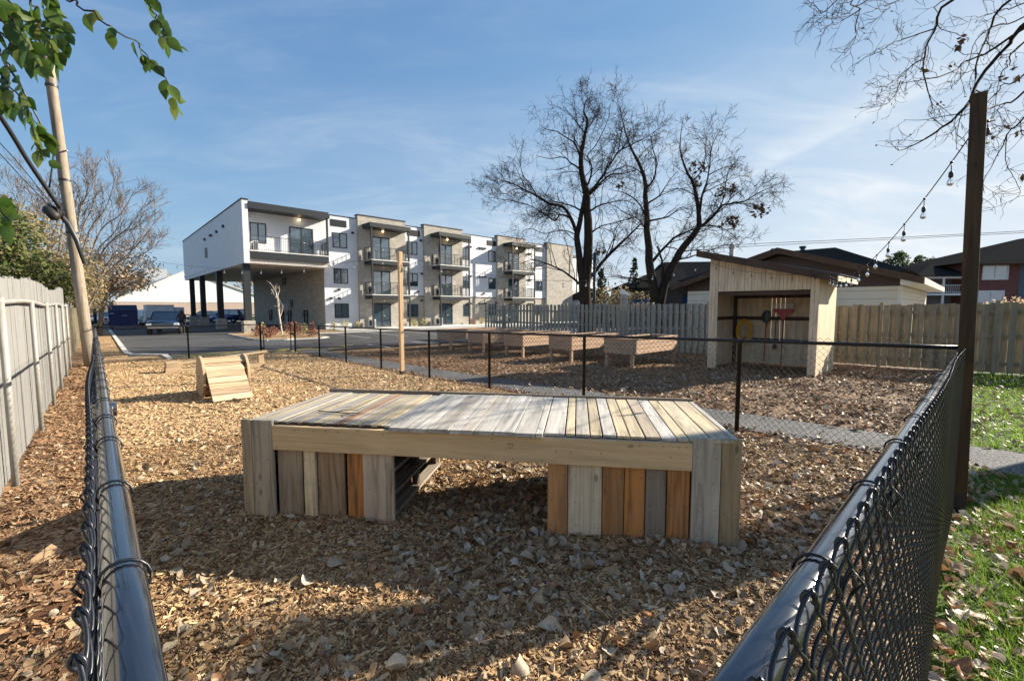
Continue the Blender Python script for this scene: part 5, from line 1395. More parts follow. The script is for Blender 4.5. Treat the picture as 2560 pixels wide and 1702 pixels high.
for pts, Y, r, root in L0:
    W_ = [z0(x, y, Y + .5*math.sin(i*1.3)) for i, (x, y) in enumerate(pts)]
    if root:   # carry the branch back to the fork outside the frame
        a = W_[0]; W_ = [fork + Vector((random.uniform(-.2, .2), random.uniform(-.2, .2), random.uniform(-.6, 1.2))), a.lerp(fork, .45) + Vector((0, 0, .9)), *W_]
    P, Rr = T.limb(W_, r*(1.5 if root else 1.0), max(.003, r*.16), 26, 6)
    T.spawn(P, Rr, 1, 2, 9, .60, .02, .35 if root else .1, .35, (.4, .95), .34)
tr.mesh().build('trunk', M['bark'], t, True, world=True); T.mesh().build('branches', M['twig'], t, True, world=True)
m = MB(); tips = np.array(T.tips); tips = tips[rng.random(len(tips)) < .3]
for p in tips: leafcloud(m, p, (.012, .012, .012), 1, .03)
for x, y in ((1530, 270), (1540, 310), (1235, 530), (1860, 480), (1910, 520), (1840, 590), (1930, 600), (1355, 790), (1850, 965), (1960, 1000), (1740, 1030), (1435, 490), (1980, 1330), (1470, 370)): leafcloud(m, z0(x, y, 6.9), (.05, .05, .05), 5, .07)
m.build('dead_leaves', M['deadleaf'], t, world=True)

# leafy green branch, upper left, close to the camera
def zl0(x, y, Y): return at(x*.38256, y*.38256, Y)
root = Vector((-4.2, 1.2, 4.2))
t = thing('leafy_branch', 'green leafy branches hanging into the upper left corner', 'branch', root)
random.seed(21); T = Tree(.0015)
BR = [([(400, -60), (470, 20), (560, 60), (720, 150), (880, 270), (960, 370), (1060, 480), (1130, 600), (1150, 660)], 2.1),
      ([(960, -60), (990, 40), (1040, 140), (1080, 230), (1110, 280)], 2.3),
      ([(180, -60), (230, 90), (290, 220), (340, 320), (390, 390)], 1.9),
      ([(-40, -20), (60, 90), (130, 220), (190, 290)], 1.8),
      ([(60, 40), (200, 150), (300, 180), (420, 230)], 2.0),
      ([(-60, 250), (40, 400), (110, 520), (190, 720), (240, 880), (260, 970), (300, 1040)], 2.0),
      ([(-60, 130), (60, 260), (180, 330), (260, 430)], 1.8),
      ([(-80, 400), (0, 480), (80, 560), (170, 700), (230, 800), (310, 870)], 2.0),
      ([(300, -60), (340, 60), (380, 150), (430, 260)], 2.1),
      ([(-80, 1300), (0, 1380), (60, 1440)], 1.5),
      ([(-60, 560), (40, 650), (120, 720)], 2.0)]
lv = MB()
def leaf(mb, p, d, nrm, L):
    d = np.asarray(d)/np.linalg.norm(d); s_ = np.cross(d, nrm); s_ /= np.linalg.norm(s_) + 1e-9; nn = np.cross(s_, d)
    prof = [(0, .0), (.10, .14), (.28, .27), (.48, .30), (.68, .22), (.85, .10), (1.0, 0)]
    c = [p + d*L*u - nn*L*.10*u*u for u, w_ in prof]
    v = []; 
    for (u, w_), q in zip(prof, c): v += [q + s_*w_*L + nn*w_*L*.22, q, q - s_*w_*L + nn*w_*L*.22]
    f = []
    for i in range(len(prof) - 1): f += [(3*i, 3*i+1, 3*i+4, 3*i+3), (3*i+1, 3*i+2, 3*i+5, 3*i+4)]
    mb.add(v, f)
for pts, Y in BR:
    W_ = [zl0(x, y, Y + .12*math.sin(i*1.7)) for i, (x, y) in enumerate(pts)]
    P, Rr = T.limb([W_[0]*1.0 + (root - W_[0])*.5 + Vector((0, 0, .35)), W_[0] + (W_[0] - W_[1])*.8 + Vector((-.05, 0, .08)), *W_], .006, .0014, 40, 6)
    k = 0
    for i in range(14, 40):
        if i % 2 == 0 and i < 39 and len(pts) > 4 and random.random() < .25: continue
        for rep in range(1):
            if random.random() < .15: continue
            tg = P[min(i + 1, 39)] - P[i - 1]; tg /= np.linalg.norm(tg); k += 1
            sd_ = np.cross(tg, np.array([-.25, -1, .1])); sd_ /= np.linalg.norm(sd_); sd_ *= 1 if k % 2 else -1
            d = tg*.6 + sd_*.55 + np.array([0, 0, -.75]) + rng.normal(0, .18, 3)
            b = P[i] + tg*random.uniform(-.02, .02)
            p0 = b + d/np.linalg.norm(d)*.012
            leaf(lv, p0, d, np.array([random.uniform(-.7, .5), -1, random.uniform(-.2, .9)]), random.uniform(.058, .088))
T.mesh().build('twigs', M['twig'], t, True, world=True); lv.build('foliage', M['leafgreen'], t, True, world=True)

# trees and bushes beyond the white fence
def bush_tree(label, name, base, crown, n, ls, mat, trunk=.12, cat='tree', stem_n=10, group='trees and bushes beyond the white fence', bark='palebark'):
    base = Vector(base); t = thing(name, label, cat, base, 0, group); m = MB()
    for (c, rad, fr) in crown: leafcloud(m, c, rad, int(n*fr), ls)
    m.build('crown', M[mat], t, world=True)
    T = Tree(.012)
    c0 = Vector(crown[0][0]); mid = base.lerp(c0, .55)
    P, Rr = T.limb([base - Vector((0, 0, .1)), mid, c0], trunk, trunk*.4, 10, 8)
    for (c, rad, fr) in crown:
        for i in range(stem_n):
            e = Vector(c) + Vector((random.gauss(0, .5)*rad[0], random.gauss(0, .5)*rad[1], random.uniform(0, .95)*rad[2]))
            T.limb([mid.lerp(c0, random.random()*.7), mid.lerp(e, .6) + Vector((0, 0, .2)), e], trunk*.3, .012, 8, 5)
    T.mesh().build('trunk', M[bark], t, True, world=True)
def gx(px, Y): 
    p = at(px, 768, Y); return Vector((p.x, Y, G(Y)))
def at_(px, py, Y): return tuple(at(px, py, Y))
bush_tree('dark evergreen bush just behind the weathered white fence', 'evergreen_bush', gx(20, 17), [(at_(20, 690, 17), (1.9, 1.5, 1.5), 1), (at_(-30, 590, 17), (1.8, 1.4, 1.6), .8), (at_(110, 710, 18), (1.5, 1.2, .9), .6)], 3400, .15, 'evergreen', .12, 'bush')
bush_tree('olive green shrubby tree between the evergreen and the utility pole', 'shrubby_tree', gx(120, 21), [(at_(110, 640, 21), (2.2, 1.6, 1.9), 1), (at_(160, 690, 22), (1.9, 1.6, 1.4), .8), (at_(30, 560, 21), (1.7, 1.5, 1.1), .5)], 2600, .13, 'olive', .10)
bush_tree('brown leaved tree right of the utility pole by the dumpster', 'brown_leaved_tree', gx(243, 30), [(at_(262, 690, 30), (2.7, 2.2, 1.6), 1), (at_(320, 660, 30), (1.9, 1.7, 1.5), .7), (at_(215, 660, 30), (1.7, 1.5, 1.9), .6), (at_(330, 705, 30), (1.5, 1.4, .7), .35), (at_(243, 745, 30), (1.0, 1.0, 1.1), .5)], 1500, .15, 'brownleaf', .16)
bush_tree('olive hedge running along the fence toward the brown tree', 'hedge', gx(195, 27), [(at_(195, 735, 27), (1.2, 1.6, 1.2), 1), (at_(170, 700, 27), (1.2, 1.4, 1.4), 1)], 1900, .13, 'olive', .08, 'bush')
random.seed(9)
bt = gx(150, 25); t = thing('bare_tree', 'wide many-stemmed bare tree rising behind the utility pole', 'tree', bt, 0, 'trees and bushes beyond the white fence')
T = Tree(.0095)
for px, py, px0, py0 in ((395, 545, 260, 690), (375, 490, 250, 640), (340, 470, 240, 600), (290, 440, 215, 600), (240, 428, 200, 600), (215, 405, 195, 560), (160, 440, 150, 600), (100, 470, 110, 600), (60, 440, 90, 600), (20, 460, 60, 600), (395, 610, 280, 670), (360, 580, 270, 660), (-20, 500, 30, 620), (130, 500, 130, 620), (310, 520, 240, 640), (180, 480, 170, 600)):
    Y = 25 + random.uniform(-1.5, 1.5)
    P, Rr = T.limb([bt + Vector((random.uniform(-.5, .5), random.uniform(-.5, .5), .2)), at(px0, py0, Y), at((px + px0)/2 + 12, (py + py0)/2, Y), at(px, py, Y)], .055, .011, 19, 6)
    T.spawn(P, Rr, 1, 3, 11, 1.7, .22, .25, .16, (.3, .75), .55)
T.mesh().build('branches', M['palebark'], t, True, world=True)

# young tree in the island
sp0 = PT(9.4, 33.0, .06); t = thing('young_tree', 'young pale-barked tree standing bare in the kerbed island', 'tree', sp0)
T = Tree(.01)
def s5(x, y): return at(460 + x*.2551, 460 + y*.2551, sp0.y)
T.limb([sp0 - Vector((0, 0, .1)), s5(928, 1250), s5(915, 1100)], .07, .05, 10, 8)
for pts in ([(915, 1100), (880, 1040), (830, 960)], [(915, 1100), (930, 1040), (945, 1000)], [(918, 1110), (905, 1060), (890, 1000)], [(930, 1300), (955, 1220), (965, 1170)], [(925, 1250), (940, 1190), (930, 1130)], [(912, 1120), (880, 1080), (855, 1020)]):
    P, Rr = T.limb([s5(*p) + Vector((0, random.uniform(-.2, .2), 0)) for p in pts], .035, .012, 8, 6); T.spawn(P, Rr, 1, 1, 4, .5, .3)
T.mesh().build('trunk', M['birch'], t, True, world=True)

# conifers and far trees
def conifer(label, px, Y, top, wd):
    b = gx(px, Y); tp = at(px, top, Y); H = tp.z - b.z; t = thing('conifer', label, 'tree', b, 0, 'far conifers'); m = MB()
    for k in range(26):
        f = k/26; z = b.z + H*(.08 + .92*f); r = wd*(1 - f)*(.75 + .5*random.random()) + .08
        n = int(60*(1 - f)) + 12; an = rng.uniform(0, 6.28, n); rr_ = r*np.sqrt(rng.uniform(.15, 1, n))
        P = np.stack([b.x + rr_*np.cos(an), b.y + rr_*np.sin(an), z - rr_*.3 + rng.normal(0, .08, n)], -1)
        for p in P[:: 3]: leafcloud(m, p, (.1, .1, .06), 3, .30)
    m.build('crown', M['conifer'], t, world=True); MB().tube([b, tp], [.16, .02], 6).build('trunk', M['bark'], t, True, world=True)
conifer('taller dark conifer between the two bare trees', 1583, 46, 640, 1.5); conifer('shorter dark conifer behind the black pole', 1503, 44, 668, 1.5)
conifer('dark conifer beyond the columns of the apartment building', 563, 96, 690, 3.0)
bush_tree('left one of two leafy green trees behind the brown bungalow', 'leafy_tree', gx(2245, 46), [(at_(2245, 660, 46), (1.25, 1.1, 1.25), 1), (at_(2220, 668, 46), (.9, .9, .9), .6), (at_(2272, 675, 46), (.9, .9, .9), .6), (at_(2250, 640, 46), (.55, .5, .55), .3)], 520, .24, 'fargreen', .12, group='far green trees', bark='bark')
bush_tree('right one of two leafy green trees behind the brown bungalow', 'leafy_tree', gx(2312, 45), [(at_(2312, 672, 45), (1.0, .9, 1.1), 1), (at_(2298, 652, 45), (.5, .5, .6), .35), (at_(2328, 662, 45), (.6, .6, .8), .5), (at_(2300, 690, 45), (.9, .9, .7), .6)], 480, .24, 'fargreen', .12, group='far green trees', bark='bark')
p = gx(2500, 13.6); q = Vector((at(2520, 768, 13.4).x, 13.4, G(13.4)))
bush_tree('orange brown leaved shrub behind the tan fence at the right edge', 'brown_shrub', q + Vector((.6, .7, 0)), [(tuple(Vector(at_(2540, 765, 13.4)) + Vector((.6, .7, -.1))), (.85, .4, .38), 1), (tuple(Vector(at_(2470, 775, 13.4)) + Vector((.6, .7, -.1))), (.5, .3, .3), .6)], 380, .10, 'brownleaf', .04, 'shrub', 6, group='bushes behind the tan fence')
bush_tree('low tangled brush behind the picket fence between the bare trees', 'brush', gx(1530, 30), [(at_(1530, 745, 30), (1.6, 1.0, 1.0), 1), (at_(1600, 750, 30), (1.3, 1.0, .7), .5)], 420, .15, 'olive', .05, 'bush', 16, group='bushes behind the grey fence')
for lb, px, Y, w_, h_ in (('far brown treetops behind the white gabled hall, left group', 360, 105, 9, 6.5), ('far brown treetops beyond the columns', 640, 110, 7, 6.0)):
    bush_tree(lb, 'far_trees', gx(px, Y), [(at_(px, 735, Y), (w_, 3, h_*.7), 1), (at_(px + 30, 715, Y), (w_*.5, 3, h_*.7), .6)], 800, .7, 'olive', .2, 'trees', 14, group='far brown treetops')
# ------------------------------------------------------------------ white gabled hall, far left
WHT = pmat('white_stucco', (.74, .74, .75), .7, var=.05); SAL = pmat('salmon_block', (.44, .34, .29), .85, var=.08)
DBL = pmat('dark_blue_paint', (.008, .012, .10), .5, var=.15)
p = PT(2.55, 105.5); p.z = -.4425
t = thing('gabled_hall', 'white gabled hall with a salmon lower wall beyond the parking lot', 'building', p, ROT)
zg = -.4425; HL_ = 23.6; xp = 10.9
MB().prism([(0, 2.9), (HL_, 2.9), (HL_, 3.9), (xp, 8.95), (0, 3.0)], 0, 30, 'y').build('upper_wall', siding('hall_siding', (.74, .74, .75), 1.6, line=.9, depth=.3), t)
MB().box(.05, .05, -.5, HL_ - .05, 29, 2.89).build('lower_wall', SAL, t)
MB().hexa([(xp, -.25, 8.96), (HL_ + .8, -.25, 3.72), (HL_ + .8, 30.3, 3.72), (xp, 30.3, 8.96)], [(xp, -.25, 9.15), (HL_ + .8, -.25, 3.91), (HL_ + .8, 30.3, 3.91), (xp, 30.3, 9.15)]).build('roof', M['slab'], t)
MB().hexa([(-.5, -.25, 2.75), (xp - .01, -.25, 8.96), (xp - .01, 30.3, 8.96), (-.5, 30.3, 2.75)], [(-.5, -.25, 2.93), (xp - .01, -.25, 9.15), (xp - .01, 30.3, 9.15), (-.5, 30.3, 2.93)]).build('roof', M['slab'], t)
MB().box(4.8, 3, 5.5, 8.2, 6, 9.2).build('roof_unit', M['galv'], t)

# black rail fence behind the lot
t = thing('rail_fence', 'black two-rail fence in front of the gabled hall', 'fence', gx(500, 74))
m = MB(); xa, xb = at(440, 768, 74).x, at(660, 768, 74).x
for z in (at(0, 787, 74).z, at(0, 794, 74).z): m.bar((xa, 74, z), (xb, 74, z), .06, .14)
m.build('rails', M['darkmetal'], t, world=True)
for i in range(7): x = xa + (xb - xa)*i/6; MB().box(x - .06, 73.98, zg, x + .06, 74.1, at(0, 785, 74).z).build('post', M['darkmetal'], t, world=True)

# ------------------------------------------------------------------ vehicles
def paint(name, col, metal=.4):
    m, nt, b = new_mat(name); f = noise(nt, coords(nt), 2.0)
    nt.links.new(ramp(nt, f, [(.3, tuple(x*.92 for x in col)), (.7, col)]), b.inputs['Base Color'])
    b.inputs['Roughness'].default_value = .28; b.inputs['Metallic'].default_value = metal; b.inputs['Coat Weight'].default_value = .8; b.inputs['Coat Roughness'].default_value = .05; return m
TYRE = pmat('tyre', (.015, .015, .016), .8); RIM = pmat('rim', (.45, .46, .48), .35, metal=.8); HL = pmat('headlight_glass', (.75, .77, .8), .12, spec=.8)
def smooth_body(m_, secs):
    """loft of cross sections; each section: list of (y,z) at x"""
    n = len(secs[0][1]); v = []; f = []
    for x, pr in secs: v += [(x, y, z) for y, z in pr]
    for i in range(len(secs) - 1):
        for j in range(n): f.append((i*n + j, i*n + (j+1) % n, (i+1)*n + (j+1) % n, (i+1)*n + j))
    f.append(tuple(range(n))[::-1]); f.append(tuple((len(secs)-1)*n + j for j in range(n))); return m_.add(v, f)
def car(name, label, p, rz, mat, kind='sedan', cat='car'):
    """local x forward, y left; z up from the ground"""
    t = thing(name, label, cat, p, rz, 'vehicles parked beyond the pen')
    if kind == 'pickup':
        L, Wd, zs_, zr = 5.3, 1.98, 1.02, 1.62; hood, ws0, ws1, rb1, rb0 = 2.85, 1.35, .75, -.62, -1.2; wx = (1.78, -1.85); wr = .40; g = .42
    elif kind == 'suv':
        L, Wd, zs_, zr = 4.6, 1.84, 1.0, 1.66; hood, ws0, ws1, rb1, rb0 = 2.3, 1.15, .45, -1.75, -2.12; wx = (1.38, -1.32); wr = .36; g = .30
    else:
        L, Wd, zs_, zr = 4.6, 1.80, .92, 1.43; hood, ws0, ws1, rb1, rb0 = 2.3, 1.1, .3, -1.1, -1.75; wx = (1.4, -1.3); wr = .33; g = .25
    h = Wd/2
    def sec(x, top, wsc=1.0, bot=g, r=.10):
        w_ = h*wsc; return (x, [(-w_ + r, bot), (w_ - r, bot), (w_, bot + r*1.5), (w_, top - .28), (w_ - .06, top - .07), (w_ - .2, top), (-w_ + .2, top), (-w_ + .06, top - .07), (-w_, top - .28), (-w_, bot + r*1.5)])
    m = MB(); fr, bk = L/2, -L/2
    ht = zs_ - (.02 if kind == 'pickup' else .12)
    smooth_body(m, [sec(fr, ht - .22, .82), sec(fr - .12, ht - .08, .94), sec(fr - .5, ht, .99), sec(ws0, zs_, 1), sec(0, zs_ + .02, 1), sec(rb0, zs_ + .02, 1), sec(bk + .35, zs_ + (.0 if kind == 'pickup' else -.0), .99), sec(bk + .06, zs_ - .05, .95), sec(bk, zs_ - .2, .88)])
    m.build('body', mat, t, True, bevel=0)
    for o_ in (): pass
    m = MB(); w0, w1 = h - .10, h - .24
    m.hexa([(rb0, -w0, zs_ - .01), (ws0, -w0, zs_ - .01), (ws0, w0, zs_ - .01), (rb0, w0, zs_ - .01)], [(rb1, -w1, zr), (ws1, -w1, zr), (ws1, w1, zr), (rb1, w1, zr)]); m.build('cabin_glass', M['glass2'], t, bevel=.03)
    m = MB(); m.hexa([(rb1 - .06, -w1 - .03, zr - .05), (ws1 + .06, -w1 - .03, zr - .05), (ws1 + .06, w1 + .03, zr - .05), (rb1 - .06, w1 + .03, zr - .05)], [(rb1, -w1 + .04, zr + .04), (ws1, -w1 + .04, zr + .04), (ws1, w1 - .04, zr + .04), (rb1, w1 - .04, zr + .04)])
    for sy in (-1, 1):
        m.bar((ws0 + .02, sy*(w0 + .01), zs_), (ws1 + .03, sy*(w1 + .015), zr), .07, .05); m.bar((rb0 - .02, sy*(w0 + .01), zs_), (rb1 - .03, sy*(w1 + .015), zr), .09, .06)
        xm = (ws1 + rb1)/2; m.bar((xm, sy*(w0 + .01), zs_), (xm, sy*(w1 + .015), zr), .08, .03)
    m.build('roof_frame', mat, t, bevel=.015)
    for x in wx:
        for sy in (-1, 1):
            mm = MB().lathe([(wr*.62, -.12), (wr*.95, -.12), (wr, -.08), (wr, .08), (wr*.95, .12), (wr*.62, .12)], 24, cap=False); v = mm.V[-1]; mm.V[-1] = np.stack([v[:, 0] + x, v[:, 2] + sy*(h - .12), v[:, 1] + wr], -1)
            wl = mm.build('wheel', TYRE, t, True)
            mm = MB().lathe([(.03, .0), (wr*.2, .02), (wr*.6, .0), (wr*.62, -.05)], 20); v = mm.V[-1]; mm.V[-1] = np.stack([v[:, 0] + x, sy*(v[:, 2] + h - .03), v[:, 1] + wr], -1); mm.build('rim', RIM, wl, True)
    for sy in (-1, 1):
        MB().box(fr - .13, sy*(h*.78) - .16, ht - .34, fr + .005, sy*(h*.78) + .16, ht - .18).build('headlight', HL, t, bevel=.03)
        MB().box(bk - .005, sy*(h*.78) - .13, zs_ - .42, bk + .08, sy*(h*.78) + .13, zs_ - .18).build('tail_light', pmat('tail_red', (.35, .01, .01), .2), t, bevel=.02)
        MB().box(ws0 - .15, sy*(h + .02) - .10, zs_ + .02, ws0 - .02, sy*(h + .02) + .10, zs_ + .18).build('mirror', mat, t, bevel=.03)
    MB().box(fr - .06, -h*.6, ht - .55, fr + .012, h*.6, ht - .22).build('grille', M['acdark'], t, bevel=.02)
    MB().box(fr - .1, -h*.88, g + .02, fr + .05, h*.88, g + .22).build('bumper', M['darkmetal'] if kind != 'pickup' else RIM, t, bevel=.04)
    MB().box(fr + .012, -.12, ht - .42, fr + .022, .12, ht - .36).build('badge', RIM, t)
    return t
def cp(px, Y): v = gx(px, Y); v.z = -.4545; return v
pb = cp(420, 33.5)
car('pickup_truck', 'dark blue pickup truck facing the pen in the shaded lot', pb, R(-60), paint('shade_darkened_navy', (.018, .045, .10), .2), 'pickup', 'pickup')  # navy darkened in the paint, standing in for the building's shadow
# trailer behind the pickup
p = cp(396, 43); t = thing('cargo_trailer', 'pale box trailer standing behind the dark pickup', 'trailer', p, ROT)
TRW = pmat('trailer_white', (.55, .58, .62), .5)
MB().box(-1.0, -2.0, .45, 1.0, 2.0, 2.12).build('box_body', TRW, t, bevel=.04); MB().box(-1.02, -2.02, 2.122, 1.02, 2.02, 2.17).build('roof_edge', M['darkmetal'], t)
MB().box(1.02, -1.8, .9, 1.8, .8, 1.95).build('nose_box', TRW, t, bevel=.05)
for y in (-.5, .45):
    for sx_ in (-.92, .92):
        mm = MB().lathe([(.2, -.1), (.34, -.1), (.36, 0), (.34, .1), (.2, .1)], 20); v = mm.V[-1]; mm.V[-1] = np.stack([v[:, 2] + sx_, v[:, 0] + y, v[:, 1] + .36], -1); mm.build('wheel', TYRE, t, True)
MB().box(-.62, -1.95, .36, .95, 1.95, .448).build('chassis', M['darkmetal'], t)
# dumpster
p = cp(307, 40); t = thing('dumpster', 'large dark blue steel dumpster under the brown tree', 'dumpster', p, R(41))
MB().hexa([(-.95, -.7, .15), (.95, -.7, .15), (.95, .7, .15), (-.95, .7, .15)], [(-1.0, -.62, 1.62), (1.0, -.62, 1.62), (1.0, .75, 1.62), (-1.0, .75, 1.62)]).build('bin', DBL, t, bevel=.02)
MB().hexa([(-1.0, -.76, 1.625), (1.0, -.76, 1.625), (1.0, .75, 1.625), (-1.0, .75, 1.625)], [(-.95, -.35, 2.15), (.95, -.35, 2.15), (.95, .75, 2.15), (-.95, .75, 2.15)]).build('lid', pmat('lid_dark', (.012, .02, .055), .5), t, bevel=.02)
m = MB()
for x in (-.85, -.3, .3, .85): m.box(x - .05, -.785, .3, x + .05, -.73, 1.5)
m.build('rib', DBL, t); MB().box(-.9, -.99, 1.36, -.62, -.625, 1.42).box(-.1, -.785, 1.18, .28, -.745, 1.22).build('sticker', pmat('sticker_pale', (.35, .38, .6), .5), t)
for x in (-.75, .75): MB().lathe([(.1, 0), (.1, .15)], 12, (x, -.6, 0)).build('caster', TYRE, t)
car('parked_car', 'white hatchback partly hidden right of the blue dumpster', cp(352, 47), R(155), paint('white_paint', (.68, .68, .68), .0), 'suv')
car('parked_car', 'silver car behind the brown tree trunk, left of the dumpster', cp(262, 50), R(150), paint('silver_paint', (.5, .5, .5), .4), 'sedan')
car('parked_car', 'orange red car glimpsed between dumpster and trailer', cp(372, 56), R(70), paint('orange_paint', (.45, .10, .03), .1), 'sedan')
car('parked_car', 'blue car parked beyond the columns, right one of two', cp(572, 56), R(170), paint('blue_paint', (.03, .06, .22), .3), 'suv')
car('parked_car', 'dark grey car parked beyond the columns, left one of two', cp(515, 60), R(175), paint('grey_paint', (.04, .045, .05), .3), 'sedan')
# person beside the pickup
def person(label, p, rz, h=1.75):
    t = thing('person', label, 'person', p, rz); k = h/1.75
    J = {'pelvis': (0, 0, .93), 'belly': (.01, 0, 1.10), 'chest': (.03, 0, 1.32), 'neck': (.04, 0, 1.48), 'head': (.07, 0, 1.60), 'crown': (.06, 0, 1.72),
         'shl': (.03, .17, 1.42), 'ell': (.05, .25, 1.14), 'wrl': (.22, .24, .96), 'hal': (.29, .23, .92), 'shr': (.03, -.17, 1.42), 'elr': (.10, -.26, 1.15), 'wrr': (.30, -.30, 1.08), 'har': (.37, -.31, 1.06),
         'hpl': (0, .09, .88), 'knl': (.03, .10, .48), 'anl': (0, .11, .08), 'tol': (.16, .12, .03), 'hpr': (0, -.09, .88), 'knr': (.05, -.10, .48), 'anr': (.01, -.11, .08), 'tor': (.17, -.12, .03)}
    rad = {'pelvis': .14, 'belly': .13, 'chest': .15, 'neck': .06, 'head': .095, 'crown': .07, 'shl': .075, 'shr': .075, 'ell': .05, 'elr': .05, 'wrl': .035, 'wrr': .035, 'hal': .04, 'har': .04, 'hpl': .10, 'hpr': .10, 'knl': .065, 'knr': .065, 'anl': .045, 'anr': .045, 'tol': .035, 'tor': .035}
    E = [('pelvis','belly'),('belly','chest'),('chest','neck'),('neck','head'),('head','crown'),('chest','shl'),('shl','ell'),('ell','wrl'),('wrl','hal'),('chest','shr'),('shr','elr'),('elr','wrr'),('wrr','har'),('pelvis','hpl'),('hpl','knl'),('knl','anl'),('anl','tol'),('pelvis','hpr'),('hpr','knr'),('knr','anr'),('anr','tor')]
    nm = list(J); me = bpy.data.meshes.new('body'); me.from_pydata([tuple(c*k for c in J[n]) for n in nm], [(nm.index(a), nm.index(b)) for a, b in E], [])
    ob = bpy.data.objects.new('body', me); COL.objects.link(ob); ob.parent = t
    ob.modifiers.new('skin', 'SKIN'); sub = ob.modifiers.new('sub', 'SUBSURF'); sub.levels = sub.render_levels = 2
    for i, n in enumerate(nm): me.skin_vertices[0].data[i].radius = (rad[n]*k, rad[n]*k)
    me.skin_vertices[0].data[0].use_root = True
    me.materials.append(pmat('dark_clothes', (.03, .025, .028), .8))
    mm = MB().lathe([(.001, -.02), (.07, -.0), (.103, .05), (.10, .11), (.06, .16), (.001, .175)], 16, (.055*k, 0, 1.56*k)); mm.build('hair', pmat('dark_hair', (.02, .015, .012), .7), t, True)
    return t
person('person in dark clothes standing beside the pickup truck', cp(453, 32.5), R(-60), 1.75)
# lamp post / dark pole
t = thing('dark_pole', 'slim black pole standing in front of the left bare tree', 'pole', gx(1485, 23.5))
b = gx(1485, 23.5); MB().tube([b, Vector((b.x, b.y, at(1485, 632, 23.5).z))], .085, 12).build('shaft', M['darkmetal'], t, True, world=True)
MB().box(b.x - .2, b.y - .2, b.z, b.x + .2, b.y + .2, b.z + .12).build('foot', M['concrete'], t, world=True)
b = gx(236, 33); t = thing('dark_pole', 'dark green pole just right of the utility pole foot', 'pole', b)
MB().tube([b, Vector((b.x, b.y, at(0, 690, 33).z))], .10, 12).build('shaft', pmat('green_pole', (.03, .045, .04), .6), t, True, world=True)
MB().lathe([(.12, 0), (.2, .1), (.12, .35), (.03, .4)], 14, (b.x, b.y, at(0, 690, 33).z + .002)).build('lamp_head', M['acwhite'], t, True, world=True)

# ------------------------------------------------------------------ houses behind the picket fence
DKB = siding('dark_brown_boards', (.05, .028, .022), .16); CRM_ = siding('cream_boards', (.66, .62, .52), .32, line=.6)
def house_frame(A, b0): p = PT(A, b0); return p
# brown bungalow: front wall along w at a = 22, ridge along u
p = PT(22, 2.0); p.z = -.4425
t = thing('bungalow', 'low brown gabled bungalow with cream lower walls right behind the shed', 'house', p, ROT)
BW, BD, EH, RH = 8.2, 11.0, 3.02, 4.28; rb = 4.05
MB().box(0, 0, -.3, BD, BW, 2.73).build('lower_wall', CRM_, t)
MB().prism([(-.002, 2.732), (BW + .002, 2.732), (BW + .002, EH + .1), (rb, RH - .1), (-.002, EH + .1)], -.004, BD, 'x').build('gable_wall', DKB, t)
def slope(y0, z0, y1, z1, th=.18, x0=-.55, x1=BD + .5):
    return MB().hexa([(x0, y0, z0), (x1, y0, z0), (x1, y1, z1), (x0, y1, z1)], [(x0, y0, z0 + th), (x1, y0, z0 + th), (x1, y1, z1 + th), (x0, y1, z1 + th)])
k = (RH - EH)/rb; k2 = (RH - EH)/(BW - rb)
r_ = slope(-.62, EH - k*.62, rb, RH); v = slope(rb, RH, BW + .62, EH - k2*.62); r_.addn(v.V[0], np.array([f for L in v.F[4] for f in L])); r_.build('roof', M['rust'], t)
m = MB()
for (y0, z0, y1, z1) in ((-.64, EH - k*.64 - .06, rb, RH - .05), (rb, RH - .05, BW + .64, EH - k2*.64 - .06)): m.hexa([(-.60, y0, z0), (-.555, y0, z0), (-.555, y1, z1), (-.60, y1, z1)], [(-.60, y0, z0 + .25), (-.555, y0, z0 + .25), (-.555, y1, z1 + .25), (-.60, y1, z1 + .25)])
m.build('fascia', M['dkwood'], t)
MB().box(-.56, -.67, EH - k*.62 - .07, BD + .5, -.623, EH - k*.62 + .16).build('eave_board', pmat('pale_eave', (.60, .50, .44), .6), t)
MB().prism([(-.618, EH - k*.62 - .07), (-.004, EH - k*.62 - .07), (-.004, EH - .012), (-.618, EH - k*.62 - .005)], -.5, BD + .4, 'x').build('soffit', M['slab'], t)
MB().box(1.6, -.03, -.2, 2.45, -.003, 1.95).build('side_door', M['dkwoodz'], t)
m = MB(); m.box(-.02, -.02, -.2, .10, .10, 2.73); m.build('corner_trim', M['slab'], t)
cz = BLD.copy()
MB().lathe([(.13, 3.0), (.13, 5.3), (.18, 5.32), (.18, 5.42), (.13, 5.43), (.13, 5.5), (.2, 5.52), (.04, 5.62)], 14, (5.0, 8.0, 0)).build('chimney', M['galv'], t)
# dark roofed house behind the bungalow
p = PT(36, 3.7); p.z = -.4425; t = thing('hip_roof_house', 'house with a dark hipped roof and roof vents behind the bungalow', 'house', p, ROT)
MB().box(0, 0, -.3, 9, 13, 4.1).build('wall', M['brick'], t)
MB().hexa([(-.6, -.8, 4.1), (9.6, -.8, 4.1), (9.6, 13.8, 4.1), (-.6, 13.8, 4.1)], [(4.2, 3.9, 6.35), (4.8, 3.9, 6.35), (4.8, 8.6, 6.35), (4.2, 8.6, 6.35)]).build('roof', M['shingle'], t)
for y in (6.0, 8.0): MB().lathe([(.16, 6.0), (.16, 6.5), (.24, 6.5), (.24, 6.65)], 12, (4.3, y, 0)).build('roof_vent', M['darkmetal'], t)
